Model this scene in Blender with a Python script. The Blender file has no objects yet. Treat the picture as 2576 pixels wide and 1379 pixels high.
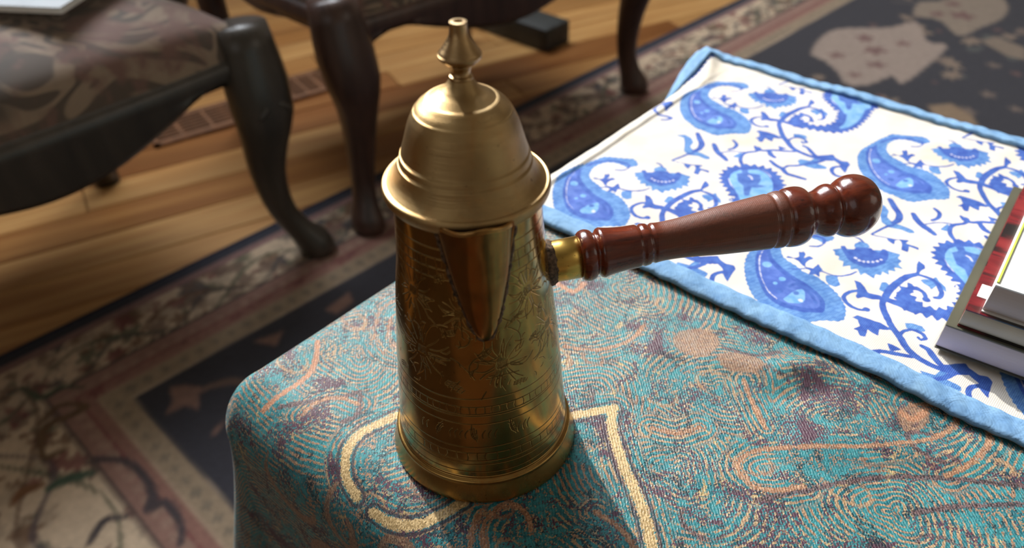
import bpy, bmesh, math, random
import numpy as np
from mathutils import Vector, Matrix
random.seed(7); rng = np.random.default_rng(11)
sc = bpy.context.scene
COL = sc.collection
PI = math.pi
# ------------------------------------------------------------------ frames
# table top is z = 0, the floor z = FZ; E = table frame, Q = rug / room frame
FZ = -0.45
E1 = np.array([.7373, -.6756]); E2 = np.array([.6756, .7373])
QD = np.array([.7242, .6896]); QN = np.array([.6896, -.7242]); QO = np.array([-.3968, 1.1214])
def ew(a, b, z=0.0): return Vector((a*E1[0]+b*E2[0], a*E1[1]+b*E2[1], z))
def qw(p, q, z=0.0): return Vector((QO[0]+p*QD[0]+q*QN[0], QO[1]+p*QD[1]+q*QN[1], z))
RUGANG = math.atan2(QD[1], QD[0]); TABANG = math.atan2(E1[1], E1[0])
POT = Vector((-.0146, .2513, .0004))
# ------------------------------------------------------------------ camera
cam_d = bpy.data.cameras.new('camera'); cam = bpy.data.objects.new('camera', cam_d); COL.objects.link(cam)
TH, RO, CH = .7986, -.0324, .2908
Fv = Vector((0, math.cos(TH), -math.sin(TH))); R0 = Vector((1, 0, 0)); U0 = R0.cross(Fv)
Rv = math.cos(RO)*R0+math.sin(RO)*U0; Uv = -math.sin(RO)*R0+math.cos(RO)*U0
M = Matrix((Rv, Uv, -Fv)).transposed().to_4x4(); M.translation = Vector((0, 0, CH)); cam.matrix_world = M
cam_d.sensor_fit = 'HORIZONTAL'; cam_d.sensor_width = 36; cam_d.lens = 1902.3/2576*36
cam_d.shift_x = 0; cam_d.shift_y = 278.7/2576
cam_d.clip_start = .01; cam_d.clip_end = 50
cam_d.dof.use_dof = True; cam_d.dof.focus_distance = .345; cam_d.dof.aperture_fstop = cam_d.lens/1000/.0036
sc.camera = cam
# ------------------------------------------------------------------ light and exposure
sc.view_settings.view_transform = 'Standard'; sc.view_settings.look = 'None'
sc.view_settings.gamma = 1; sc.view_settings.exposure = 0.0; sc.view_settings.use_curve_mapping = False
w = bpy.data.worlds.new('daylight'); sc.world = w; w.use_nodes = True
w.node_tree.nodes['Background'].inputs[0].default_value = (.75, .86, 1, 1)
w.node_tree.nodes['Background'].inputs[1].default_value = 1.6
SEL = math.radians(32)
SD = Vector((.381*math.cos(SEL), -.9246*math.cos(SEL), -math.sin(SEL)))        # the way sunlight travels
sun_d = bpy.data.lights.new('sun', 'SUN'); sun = bpy.data.objects.new('sun', sun_d); COL.objects.link(sun)
sun_d.energy = 5.0; sun_d.angle = math.radians(.9); sun_d.color = (1, .93, .84)
sun.rotation_euler = SD.to_track_quat('-Z', 'Y').to_euler()
def area(name, loc, direction, sx, sy, energy, color):
    d = bpy.data.lights.new(name, 'AREA'); o = bpy.data.objects.new(name, d); COL.objects.link(o)
    d.shape = 'RECTANGLE'; d.size = sx; d.size_y = sy; d.energy = energy; d.color = color
    o.location = loc; o.rotation_euler = Vector(direction).to_track_quat('-Z', 'Z').to_euler(); return o
# window daylight behind the armchairs, then two unseen lamps added as ambient fill
area('window_daylight', qw(.65, -1.2, 1.85), (QN[0], QN[1], -.45), 2.0, 1.4, 104, (.90, .94, 1))
area('side_fill_light', qw(-2.1, 1.2, 1.1), (QD[0], QD[1], -.25), 1.3, 1.1, 2.5, (.9, .94, 1))
area('rear_fill_light', qw(1.3, 2.9, 1.1), (-QN[0], -QN[1], -.25), 1.5, 1.1, 4, (1, .93, .82))
# ------------------------------------------------------------------ helpers
def tag(o, label=None, cat=None, group=None, kind=None):
    if label: o['label'] = label
    if cat: o['category'] = cat
    if group: o['group'] = group
    if kind: o['kind'] = kind
    return o
def link(name, me, mat=None, parent=None):
    o = bpy.data.objects.new(name, me); COL.objects.link(o)
    if mat is not None: me.materials.append(mat)
    if parent is not None: o.parent = parent
    return o
def empty(name, loc=(0, 0, 0), rotz=0.0):
    o = bpy.data.objects.new(name, None); COL.objects.link(o); o.location = loc; o.rotation_euler = (0, 0, rotz)
    o.empty_display_size = .05; return o
def smooth(me, on=True):
    me.polygons.foreach_set('use_smooth', np.full(len(me.polygons), on))
def grid(name, P, attrs=None, uv=None, mask=None, flip=False):
    """mesh from an (ny,nx,3) array of points with float attributes"""
    ny, nx = P.shape[:2]
    idx = np.arange(ny*nx, dtype=np.int32).reshape(ny, nx)
    q = np.stack([idx[:-1, :-1], idx[:-1, 1:], idx[1:, 1:], idx[1:, :-1]], -1)
    if mask is not None: q = q[mask]
    q = q.reshape(-1, 4)
    if flip: q = q[:, ::-1]
    me = bpy.data.meshes.new(name)
    me.vertices.add(ny*nx); me.vertices.foreach_set('co', P.reshape(-1).astype(np.float32))
    me.loops.add(q.size); me.loops.foreach_set('vertex_index', np.ascontiguousarray(q).reshape(-1))
    me.polygons.add(len(q)); me.polygons.foreach_set('loop_start', np.arange(0, q.size, 4, dtype=np.int32))
    me.update(calc_edges=True); smooth(me)
    for k, v in (attrs or {}).items():
        a = me.attributes.new(k, 'FLOAT', 'POINT'); a.data.foreach_set('value', v.reshape(-1).astype(np.float32))
    if uv is not None:
        a = me.attributes.new('puv', 'FLOAT_VECTOR', 'POINT')
        a.data.foreach_set('vector', np.concatenate([uv.reshape(-1, 2), np.zeros((ny*nx, 1))], 1).reshape(-1).astype(np.float32))
    return me
def from_bm(bm, name):
    me = bpy.data.meshes.new(name); bmesh.ops.recalc_face_normals(bm, faces=bm.faces); bm.to_mesh(me); bm.free(); return me
def box(bm, c, s, rot=None):
    r = bmesh.ops.create_cube(bm, size=1.0)
    m = Matrix.Diagonal((s[0], s[1], s[2], 1))
    m = Matrix.Translation(c) @ (rot.to_4x4() if rot else Matrix.Identity(4)) @ m
    bmesh.ops.transform(bm, matrix=m, verts=r['verts']); return r['verts']
def box_me(name, c, s, bev=0.0, rot=None, seg=2):
    bm = bmesh.new(); box(bm, c, s, rot)
    if bev: bmesh.ops.bevel(bm, geom=bm.edges[:], offset=bev, segments=seg, affect='EDGES', profile=.6)
    me = from_bm(bm, name)
    if bev and seg > 1: smooth(me)
    return me
def lathe(name, prof, n=96, cap=True):
    """prof = [(r, z)...]"""
    pr = np.array(prof, float); a = np.linspace(0, 2*PI, n, endpoint=False)
    V = np.stack([pr[:, 0][:, None]*np.cos(a), pr[:, 0][:, None]*np.sin(a), np.repeat(pr[:, 1][:, None], n, 1)], -1).reshape(-1, 3)
    F = []
    for i in range(len(pr)-1):
        for j in range(n):
            k = (j+1) % n; F.append((i*n+j, i*n+k, (i+1)*n+k, (i+1)*n+j))
    if cap:
        F.append(tuple(range(n))[::-1]); F.append(tuple((len(pr)-1)*n+j for j in range(n)))
    me = bpy.data.meshes.new(name); me.from_pydata(V.tolist(), [], F); me.update(); smooth(me)
    if cap:
        for p in list(me.polygons)[-2:]: p.use_smooth = False
    return me
def dense(prof, step=.0006):
    """Catmull-Rom resample of a profile; points given twice stay sharp corners"""
    out = []; seg = []
    runs = [[prof[0]]]
    for a, b in zip(prof, prof[1:]):
        if a == b: runs.append([b])
        else: runs[-1].append(b)
    for r in runs:
        s = cr(r, step); out += s if not out else s[0:]
    return out
def cr(pts, step, closed=False):
    p = np.array(pts, float)
    if len(p) < 3 and not closed:
        return [tuple(x) for x in p]
    n = len(p); res = []
    rg = range(n) if closed else range(n-1)
    for i in rg:
        if closed: a, b, c, d = p[i-1], p[i], p[(i+1) % n], p[(i+2) % n]
        else:
            b, c = p[i], p[i+1]; a = p[i-1] if i else 2*b-c; d = p[i+2] if i+2 < n else 2*c-b
        L = np.hypot(*(c-b)[:2]) if len(b) == 2 else np.linalg.norm(c-b); m = max(1, int(L/step))
        for k in range(m):
            t = k/m
            res.append(.5*((2*b)+(c-a)*t+(2*a-5*b+4*c-d)*t*t+(3*b-a-3*c+d)*t**3))
    if not closed: res.append(p[-1])
    return [tuple(x) for x in res]
def tube(name, path, rad, n=16, flat=None, cap=True, up=Vector((0, 0, 1))):
    """swept tube along 3-D points with a radius (or (rx,ry)) per point"""
    P = [Vector(p) for p in path]; V = []; F = []
    prev = None
    for i, p in enumerate(P):
        t = (P[min(i+1, len(P)-1)]-P[max(i-1, 0)]).normalized()
        if prev is None:
            x = t.cross(up)
            if x.length < .1: x = t.cross(Vector((0, 1, 0)))
            x.normalize()
        else: x = (prev-t*prev.dot(t)).normalized()
        prev = x; y = t.cross(x)
        rx, ry = rad[i] if isinstance(rad[i], tuple) else (rad[i], rad[i])
        for k in range(n):
            a = 2*PI*k/n; V.append(p+x*math.cos(a)*rx+y*math.sin(a)*ry)
    for i in range(len(P)-1):
        for k in range(n):
            l = (k+1) % n; F.append((i*n+k, i*n+l, (i+1)*n+l, (i+1)*n+k))
    if cap: F.append(tuple(range(n))[::-1]); F.append(tuple((len(P)-1)*n+k for k in range(n)))
    me = bpy.data.meshes.new(name); me.from_pydata([tuple(v) for v in V], [], F); me.update(); smooth(me); return me
# ---- signed distance painting on a rectilinear grid xs, ys (metres)
def sdf_new(xs, ys): return np.full((len(ys), len(xs)), .02)
def _win(xs, ys, pts, m):
    p = np.array(pts); x0, y0 = p.min(0)-m; x1, y1 = p.max(0)+m
    i0, i1 = np.searchsorted(xs, [x0, x1]); j0, j1 = np.searchsorted(ys, [y0, y1])
    return slice(j0, j1), slice(i0, i1)
def _segd(X, Y, a, b):
    dx, dy = b[0]-a[0], b[1]-a[1]; L = dx*dx+dy*dy+1e-18
    t = np.clip(((X-a[0])*dx+(Y-a[1])*dy)/L, 0, 1)
    return np.hypot(X-a[0]-t*dx, Y-a[1]-t*dy), t
def stroke(S, xs, ys, pts, w, taper=0.0, m=.006):
    """stroke of width w; taper thins both ends"""
    sy, sx = _win(xs, ys, pts, w+m)
    if sy.start >= sy.stop or sx.start >= sx.stop: return
    X, Y = np.meshgrid(xs[sx], ys[sy]); D = np.full(X.shape, .02); n = len(pts)-1
    if n == 0: D = np.hypot(X-pts[0][0], Y-pts[0][1])-w/2
    for i in range(n):
        d, t = _segd(X, Y, pts[i], pts[i+1])
        if taper:
            u = (i+t)/n; d = d-w/2*(1-taper*np.abs(2*u-1)**2.5)
        else: d = d-w/2
        np.minimum(D, d, out=D)
    S[sy, sx] = np.minimum(S[sy, sx], D)
def poly(S, xs, ys, pts, m=.006):
    sy, sx = _win(xs, ys, pts, m)
    if sy.start >= sy.stop or sx.start >= sx.stop: return
    X, Y = np.meshgrid(xs[sx], ys[sy]); D = np.full(X.shape, .05); ins = np.zeros(X.shape, bool); n = len(pts)
    for i in range(n):
        a, b = pts[i], pts[(i+1) % n]
        d, t = _segd(X, Y, a, b); np.minimum(D, d, out=D)
        c = (a[1] > Y) != (b[1] > Y)
        if c.any(): ins ^= c & (X < (b[0]-a[0])*(Y-a[1])/((b[1]-a[1]) or 1e-12)+a[0])
    D = np.where(ins, -D, D); S[sy, sx] = np.minimum(S[sy, sx], D)
def wavy(pts, step, amp, kind):
    """scalloped (kind 1) or spiky (kind 2) edge"""
    p = np.array(pts); s = np.concatenate([[0], np.cumsum(np.hypot(*(np.roll(p, -1, 0)-p).T))])[:-1]
    t = np.roll(p, -1, 0)-np.roll(p, 1, 0); t /= np.linalg.norm(t, axis=1)[:, None]+1e-9
    area_ = np.sum(p[:, 0]*np.roll(p[:, 1], -1)-np.roll(p[:, 0], -1)*p[:, 1]); nn = np.stack([t[:, 1], -t[:, 0]], 1)*(1 if area_ > 0 else -1)
    ph = s/step % 1
    o = np.abs(np.sin(PI*ph))**.6-.6 if kind == 1 else (1-2*np.abs(ph-.5))*1.6-.6
    return (p+nn*(amp*o)[:, None]).tolist()
def sstep(a, b, x):
    t = np.clip((x-a)/(b-a), 0, 1); return t*t*(3-2*t)
def fnoise(shape_xy, X, Y, sc_, seed):
    """cheap smooth value noise"""
    r = np.random.default_rng(seed); T = r.random((64, 64)); x = X*sc_; y = Y*sc_
    i = np.floor(x).astype(int); j = np.floor(y).astype(int); fx = x-i; fy = y-j; fx = fx*fx*(3-2*fx); fy = fy*fy*(3-2*fy)
    g = lambda a, b: T[b % 64, a % 64]
    return (g(i, j)*(1-fx)+g(i+1, j)*fx)*(1-fy)+(g(i, j+1)*(1-fx)+g(i+1, j+1)*fx)*fy-.5
# ---- node helper
def lin(h):
    """sRGB 0-255 triple -> linear rgba"""
    r = []
    for v in h:
        v /= 255; r.append(v/12.92 if v <= .04045 else ((v+.055)/1.055)**2.4)
    return (*r, 1)
class N:
    def __init__(s, name, rough=.6, metal=0.0, base=(200, 200, 200)):
        s.m = bpy.data.materials.new(name); s.m.use_nodes = True; s.t = s.m.node_tree; s.b = s.t.nodes['Principled BSDF']
        s.b.inputs['Roughness'].default_value = rough; s.b.inputs['Metallic'].default_value = metal
        s.b.inputs['Base Color'].default_value = lin(base)
    def n(s, typ, **k):
        o = s.t.nodes.new('ShaderNode'+typ)
        for a, v in k.items(): setattr(o, a, v)
        return o
    def put(s, sock, v):
        if isinstance(v, bpy.types.NodeSocket): s.t.links.new(v, sock)
        elif isinstance(v, (tuple, list)) and len(v) == 3 and len(sock.default_value) == 4: sock.default_value = lin(v)
        else: sock.default_value = v
    def set(s, name, v): s.put(s.b.inputs[name], v)
    def math(s, op, a, b=0.0, c=0.0, clamp=False):
        o = s.n('Math', operation=op); o.use_clamp = clamp
        for i, v in enumerate((a, b, c)): s.put(o.inputs[i], v)
        return o.outputs[0]
    def vm(s, op, a, b=None, sc_=None):
        o = s.n('VectorMath', operation=op); s.put(o.inputs[0], a)
        if b is not None: s.put(o.inputs[1], b)
        if sc_ is not None: s.put(o.inputs['Scale'], sc_)
        return o.outputs['Value'] if op in ('LENGTH', 'DOT_PRODUCT', 'DISTANCE') else o.outputs[0]
    def mix(s, f, a, b, blend='MIX'):
        o = s.n('Mix', data_type='RGBA', blend_type=blend); s.put(o.inputs[0], f); s.put(o.inputs[6], a); s.put(o.inputs[7], b); return o.outputs[2]
    def ss(s, x, a, b, lo=0.0, hi=1.0):
        o = s.n('MapRange', interpolation_type='SMOOTHSTEP'); s.put(o.inputs[0], x)
        o.inputs[1].default_value = a; o.inputs[2].default_value = b; o.inputs[3].default_value = lo; o.inputs[4].default_value = hi; return o.outputs[0]
    def attr(s, name, vec=False):
        o = s.n('Attribute', attribute_name=name); return o.outputs['Vector'] if vec else o.outputs['Fac']
    def obj(s): return s.n('TexCoord').outputs['Object']
    def gen(s): return s.n('TexCoord').outputs['Generated']
    def noise(s, vec, scale, detail=3.0, rough=.5, dist=0.0, col=False):
        o = s.n('TexNoise'); s.put(o.inputs['Vector'], vec); o.inputs['Scale'].default_value = scale; o.inputs['Detail'].default_value = detail
        o.inputs['Roughness'].default_value = rough; o.inputs['Distortion'].default_value = dist; return o.outputs['Color' if col else 'Fac']
    def white(s, vec): 
        o = s.n('TexWhiteNoise', noise_dimensions='3D'); s.put(o.inputs['Vector'], vec); return o.outputs['Value']
    def mapv(s, vec, scale=(1, 1, 1), rot=(0, 0, 0), loc=(0, 0, 0)):
        o = s.n('Mapping'); s.put(o.inputs[0], vec); o.inputs['Scale'].default_value = scale; o.inputs['Rotation'].default_value = rot; o.inputs['Location'].default_value = loc; return o.outputs[0]
    def ramp(s, f, stops):
        o = s.n('ValToRGB'); s.put(o.inputs[0], f); e = o.color_ramp.elements
        while len(e) < len(stops): e.new(.5)
        for x, (p, c) in zip(e, stops): x.position = p; x.color = lin(c)
        return o.outputs[0]
    def bump(s, h, strength=.5, dist=.001):
        o = s.n('Bump'); s.put(o.inputs['Height'], h); o.inputs['Strength'].default_value = strength; o.inputs['Distance'].default_value = dist
        s.t.links.new(o.outputs[0], s.b.inputs['Normal']); return o
def plain(name, col, rough=.6, metal=0.0, nz=0.0, scale=40, coat=0.0):
    k = N(name, rough, metal, col)
    if nz:
        v = k.noise(k.obj(), scale, 4); c2 = tuple(c*(1-nz) for c in col); c3 = tuple(min(255, c*(1+nz)) for c in col)
        k.set('Base Color', k.ramp(v, [(.3, c2), (.7, c3)]))
    if coat: k.b.inputs['Coat Weight'].default_value = coat; k.b.inputs['Coat Roughness'].default_value = .15
    return k.m
# ================================================================== STRUCTURE
def room():
    k = N('painted_plaster', .8, base=(196, 186, 170)); v = k.noise(k.obj(), 6, 3)
    k.set('Base Color', k.ramp(v, [(.3, (142, 128, 110)), (.7, (158, 144, 124))])); wallm = k.m
    P0, P1, Q0, Q1, ZT = -2.2, 3.0, -1.25, 3.0, 2.8
    rot = Matrix.Rotation(RUGANG, 3, 'Z')
    def slab(name, boxes, mat=wallm):
        bm = bmesh.new()
        for (p0, p1, q0, q1, z0, z1) in boxes:
            c = qw((p0+p1)/2, (q0+q1)/2, (z0+z1)/2); box(bm, c, (abs(p1-p0), abs(q1-q0), z1-z0), rot)
        return tag(link(name, from_bm(bm, name), mat), kind='structure')
    WZ0, WZ1, W0, W1 = 1.1, 2.6, -.5, 1.8
    slab('wall_back', [(P0, W0, Q0-.12, Q0, FZ, ZT), (W1, P1, Q0-.12, Q0, FZ, ZT), (W0, W1, Q0-.12, Q0, FZ, WZ0), (W0, W1, Q0-.12, Q0, WZ1, ZT)])
    slab('wall_left', [(P0-.12, P0, Q0, Q1, FZ, ZT)])
    slab('wall_right', [(P1, P1+.12, Q0, Q1, FZ, ZT)])
    slab('wall_front', [(P0, P1, Q1, Q1+.12, FZ, ZT)])
    slab('ceiling', [(P0, P1, Q0, Q1, ZT, ZT+.1)], plain('white_ceiling', (170, 162, 148), .8, nz=.03))
    # window frame round the open sash
    wf = plain('white_gloss_paint', (225, 222, 214), .4, nz=.02)
    slab('window_1', [(W0-.05, W0+.015, Q0-.02, Q0+.02, WZ0-.05, WZ1+.05), (W1-.015, W1+.05, Q0-.02, Q0+.02, WZ0-.05, WZ1+.05),
                      (W0, W1, Q0-.02, Q0+.02, WZ1-.015, WZ1+.05), (W0-.08, W1+.08, Q0-.02, Q0+.05, WZ0-.05, WZ0+.01)], wf)
    slab('baseboard_back', [(P0, P1, Q0, Q0+.015, FZ, FZ+.12)], wf)
room()
# ---- wood floor: sub floor and planks
PLANG = math.radians(27)
def wood_mat():
    k = N('oak_plank', .3); o = k.obj(); info = k.n('ObjectInfo')
    off = k.vm('MULTIPLY', info.outputs['Location'], (3.1, 7.7, 1.3))
    v = k.vm('ADD', k.mapv(o, (1.2, 22, 1)), off)
    g = k.noise(v, 2.2, 5, .6, .4)
    g2 = k.noise(k.vm('ADD', k.mapv(o, (.6, 5, 1)), off), 2.0, 2)
    tone = info.outputs['Color']
    c = k.mix(k.ss(g, .3, .75), (186, 134, 80), (222, 176, 116))
    c = k.mix(k.math('MULTIPLY', k.ss(g2, .4, .7), .35), c, (100, 56, 26))
    c = k.mix(1.0, c, tone, 'MULTIPLY'); k.set('Base Color', c)
    k.b.inputs['Coat Weight'].default_value = .35; k.b.inputs['Coat Roughness'].default_value = .22
    k.bump(g, .06, .001); return k.m
def floor():
    me = box_me('floor', qw(.4, .9, FZ-.03), (5.3, 4.3, .04), rot=Matrix.Rotation(RUGANG, 3, 'Z'))
    fl = tag(link('floor', me, plain('sub_floor', (70, 45, 26), .6, nz=.2)), kind='structure')
    m = wood_mat(); W = .092; rnd = random.Random(5)
    pd = np.array([math.cos(PLANG), math.sin(PLANG)]); pn = np.array([-pd[1], pd[0]])
    lens = {}
    for L in (.9, 1.2, 1.5): lens[L] = box_me('plank', (0, 0, 0), (L-.002, W-.0025, .016), .0015, seg=1); lens[L].materials.append(m)
    tones = {0: (1.0, .98, .9), 1: (.8, .72, .6), 2: (.5, .36, .26), 3: (.65, .52, .38)}  # board colours vary, and also paint in the floor's soft light patches
    seq = [0, 1, 0, 0, 3, 0, 1, 2, 0, 1, 0, 3, 2, 1, 0, 0, 1, 3, 0, 2]
    for r in range(-3, 36):
        y = -.0+r*W; x = -2.2+rnd.random()*.6
        while x < 3.2:
            L = rnd.choice((.9, 1.2, 1.5)); cx_ = x+L/2; wxy = pd*cx_+pn*y+np.array([-1.0, .6]); x += L
            d = wxy-QO; p, q = d@QD, d@QN
            if (q > .65 and p > -.6) or q < -1.25+L*.0 or p < -2.1 or p > 2.9: continue
            # plank must lie inside the room and outside the middle of the rug
            e = [(wxy+pd*s*L/2-QO) for s in (-1, 1)]
            if min(a@QN for a in e) < -1.27 or max(a@QD for a in e) > 3 or min(a@QD for a in e) < -2.2: 
                if min(a@QN for a in e) < -1.6: continue
            if min(a@QN for a in e) > .04 and not (max(a@QD for a in e) < -.665 and q > .2 and q < 2.2): continue
            o = link('plank', lens[L], None, fl); o.location = (wxy[0], wxy[1], FZ-.0081); o.rotation_euler = (0, 0, PLANG)
            t = tones[seq[(r+int(rnd.random()*1.3)) % len(seq)]]; o.color = (*t, 1)
    return fl
floor()
def register(loc, lw, ln, rotz, label):
    t = tag(empty('floor_register', loc, rotz), label, 'vent', 'wooden floor registers behind the armchairs')
    dk = plain('brown_register', (124, 82, 50), .5, nz=.15); bk = plain('duct_shadow', (30, 20, 14), .8)
    fm = bmesh.new()
    for s in (-1, 1):
        box(fm, (s*(lw/2-.006), 0, .003), (.012, ln, .006)); box(fm, (0, s*(ln/2-.006), .003), (lw, .012, .006))
    link('frame', from_bm(fm, 'frame'), dk, t)
    link('backing', box_me('backing', (0, 0, .001), (lw-.01, ln-.01, .0015)), bk, t)
    n = 7; me = box_me('slat', (0, 0, 0), (lw-.024, .0065, .004), .001, seg=1); me.materials.append(dk)
    for i in range(n):
        o = link('slat', me, None, t); o.location = (0, (i-(n-1)/2)*(ln-.03)/(n-1), .004)
    for s in (-.25, .0, .25): link('cross_bar', box_me('cross_bar', (s*lw, 0, .0045), (.006, ln-.02, .004)), dk, t)
register(Vector((-.625, 1.53, FZ)), .25, .115, math.radians(33), 'brown slatted wooden floor register under the nearer armchair at the left')
register(Vector((-.452, 1.675, FZ)), .14, .115, math.radians(33), 'small brown slatted floor register seen between the two armchair legs')
RUG = {"hex":[[1248,308],[1396,282],[1496,370],[1572,406],[1480,475],[1479,521],[1314,535],[1229,532],[1248,501],[1177,484],[1147,450],[1189,405],[1222,357]],"ur":[[1752,387],[1914,441],[1834,522],[1732,547],[1641,532],[1562,516],[1622,443],[1620,382],[1704,354]],"tan1":[[1164,619],[1205,650],[1181,701],[1142,732],[1133,649]],"leafr":[[1562,565],[1612,580],[1588,657],[1522,681],[1517,643]],"palm":[[-351,278],[-331,262],[-322,234],[-305,246],[-288,270],[-269,279],[-299,274],[-314,301],[-323,281]],"palmst":[[-288,270],[-255,287],[-242,317]],"pink2":[[-326,353],[-314,346],[-301,345],[-312,353],[-322,357]],"m3":[[-192,236],[-158,247],[-147,246],[-173,269]],"m4":[[-78,253],[-27,245],[-37,269],[-71,274]],"br1":[[-468,239],[-493,232],[-473,186],[-446,185],[-419,186],[-440,159],[-477,172]],"gr1":[[-465,85],[-453,124],[-427,125],[-405,147]],"gr2":[[-508,288],[-484,290],[-460,303]],"dk1":[[-448,283],[-423,314],[-417,355],[-424,391],[-436,404],[-418,409],[-420,452],[-433,476]],"dk2":[[-507,400],[-480,382],[-458,397]],"or1":[[-548,280],[-534,269],[-512,275]]}

# ================================================================== RUG (painted in rug coordinates p along, q across)
def rug():
    st = .005
    ps = np.arange(-.66, 2.6, st); qs = np.arange(0, 2.2, st)
    ps = ps[ps < 2.55]; qs = qs[qs < 1.75]
    P, Q = np.meshgrid(ps, qs)
    wv = fnoise(0, P, Q, 14, 1)*.012+fnoise(0, P, Q, 40, 2)*.005
    C = np.zeros(P.shape+(3,))
    def L(c): return np.array(lin(c)[:3])
    def lay(mask, c):
        m = np.clip(mask, 0, 1)[..., None]; C[:] = C*(1-m)+L(c)*m
    def sd(S, w=.002): return sstep(w, -w, S+wv*.35)
    beige, pink, red, navy, olive, brown = (212, 186, 156), (160, 124, 112), (126, 68, 64), (52, 50, 60), (88, 92, 70), (112, 78, 52)
    # distance to the field's edge: border wraps the corner
    D = np.minimum(np.minimum(Q, P+.66), 9)                 # distance from the outer edge
    F = np.minimum(Q-.215, P+.366)                           # > 0 inside the field
    C[:] = L((150, 126, 104))
    r = np.random.default_rng(3)
    def stamp(S, cx_, cy_, R, k, rot, depth=.35, sq=1.0):
        a = np.linspace(0, 2*PI, 60, endpoint=False); rr = R*(1-depth*.5+depth*.5*np.cos(k*a))
        x = rr*np.cos(a)*sq; y = rr*np.sin(a); poly(S, ps, qs, np.stack([cx_+x*math.cos(rot)-y*math.sin(rot), cy_+x*math.sin(rot)+y*math.cos(rot)], 1).tolist())
    def scatter(n, col, region, Rr, seed, k=(4, 8), sq=(.5, 1.3)):
        r = np.random.default_rng(seed); S = sdf_new(ps, qs)
        for _ in range(n):
            x, y = region(r); stamp(S, x, y, r.uniform(*Rr), int(r.integers(*k)), r.uniform(0, 6.3), .5, r.uniform(*sq))
        return S
    # main borders (beige ground): long side and near end
    ground = sstep(.022, .026, D)
    lay(ground, beige)
    side = lambda r: (r.uniform(-.7, 2.6), r.uniform(.04, .165)); end = lambda r: (r.uniform(-.63, -.445), r.uniform(.05, 1.7))
    for reg, n in ((side, 230), (end, 70)):
        for col, sdv, f in ((olive, 5, 1.0), (brown, 6, .8), (red, 7, .5), (navy, 8, .7), ((120, 96, 80), 9, 1.2), ((186, 164, 138), 10, .8)):
            S = scatter(int(n*f), col, reg, (.006, .022), sdv+n); lay(sd(S)*.85, col)
    # vines
    for q0, amp, fr, col in ((.10, .035, 21, olive), (.10, -.035, 21, brown), (.105, .02, 43, (74, 70, 66))):
        S = sdf_new(ps, qs); xs_ = np.linspace(-.7, 2.55, 420); pts = np.stack([xs_, q0+amp*np.sin(xs_*fr)], 1).tolist()
        stroke(S, ps, qs, pts, .006); lay(sd(S)*.8, col)
    for p0, amp, fr, col in ((-.515, .05, 13, (104, 76, 56)), (-.515, -.05, 13, olive), (-.52, .03, 31, (84, 72, 76))):
        S = sdf_new(ps, qs); xs_ = np.linspace(.1, 1.75, 300); pts = np.stack([p0+amp*np.sin(xs_*fr), xs_], 1).tolist()
        stroke(S, ps, qs, pts, .007); lay(sd(S)*.75, col)
    # guard stripes next to the field and beside the outer edge
    ga = (F < 0)
    def band(f0, f1, c, a=1.0): lay(ga*sstep(f0-.002, f0+.002, F)*sstep(f1+.002, f1-.002, F)*a, c)
    band(-.085, -.052, (150, 112, 98)); band(-.056, -.034, red, .8); band(-.034, -.002, (160, 138, 112)); band(-.089, -.083, (84, 66, 60))
    S = sdf_new(ps, qs)
    for i in range(110):
        x = -.36+i*.026; stamp(S, x, .197, .008, 4, 0); stamp(S, -.385, .215+i*.026, .008, 4, 0) if i < 60 else None
    lay(sd(S)*.6, (104, 96, 84))
    S = sdf_new(ps, qs)
    for i in range(130):
        x = -.44+i*.022; stamp(S, x, .15, .008, 5, i); stamp(S, -.43, .15+i*.024, .010, 5, i) if i < 66 else None
    lay(sd(S)*.6, (172, 140, 120))
    lay(sstep(.04, .036, D)*sstep(.022, .026, D), (140, 104, 100)); lay(sstep(.026, .022, D), (40, 42, 56))
    # field
    fld = sstep(-.002, .002, F+wv*.1); lay(fld, (50, 48, 56))
    reg = lambda r: (r.uniform(-.33, 2.55), r.uniform(.25, 1.7))
    for col, seed, n, R, a in (((132, 112, 98), 21, 260, (.010, .024), .75), ((120, 84, 78), 22, 170, (.008, .018), .7), ((96, 98, 92), 23, 170, (.008, .02), .6), ((150, 128, 108), 24, 60, (.02, .045), .8)):
        S = scatter(n, col, reg, R, seed); S[Q < .31] = .02; lay(fld*sd(S)*a*sstep(.02, .12, P), col)
    for i in range(16):
        S = sdf_new(ps, qs); r = np.random.default_rng(50+i); x0, y0 = r.uniform(0, 2.3), r.uniform(.3, 1.5); t = np.linspace(0, 1, 40)
        stroke(S, ps, qs, np.stack([x0+.3*t, y0+.07*np.sin(t*9+i)+.1*t], 1).tolist(), .006); lay(fld*sd(S)*.5, (112, 100, 90))
    # motifs that can be told apart
    def mot(k, c, w=.006, a=.95):
        S = sdf_new(ps, qs); poly(S, ps, qs, wavy(cr([[x/1000, y/1000] for x, y in RUG[k]], .004, True), .03, .006, 1) if k in ('hex', 'ur') else [[x/1000, y/1000] for x, y in RUG[k]])
        lay(sstep(w, -w, S)*a, c)
    mot('hex', (168, 148, 134)); mot('ur', (150, 132, 114)); mot('tan1', (150, 124, 96)); mot('leafr', (140, 122, 104))
    for k in ('palm', 'pink2', 'm3', 'm4'): mot(k, (138, 104, 90), .003)
    for k, c in (('palmst', (110, 86, 74)), ('br1', (104, 76, 48)), ('gr1', (66, 80, 58)), ('gr2', (66, 86, 66)), ('dk1', (72, 60, 62)), ('dk2', (64, 56, 58)), ('or1', (128, 86, 52))):
        S = sdf_new(ps, qs); stroke(S, ps, qs, cr([[x/1000, y/1000] for x, y in RUG[k]], .006), .014, .5); lay(sstep(.003, -.003, S+wv*.4), c)
    S = sdf_new(ps, qs)
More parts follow.
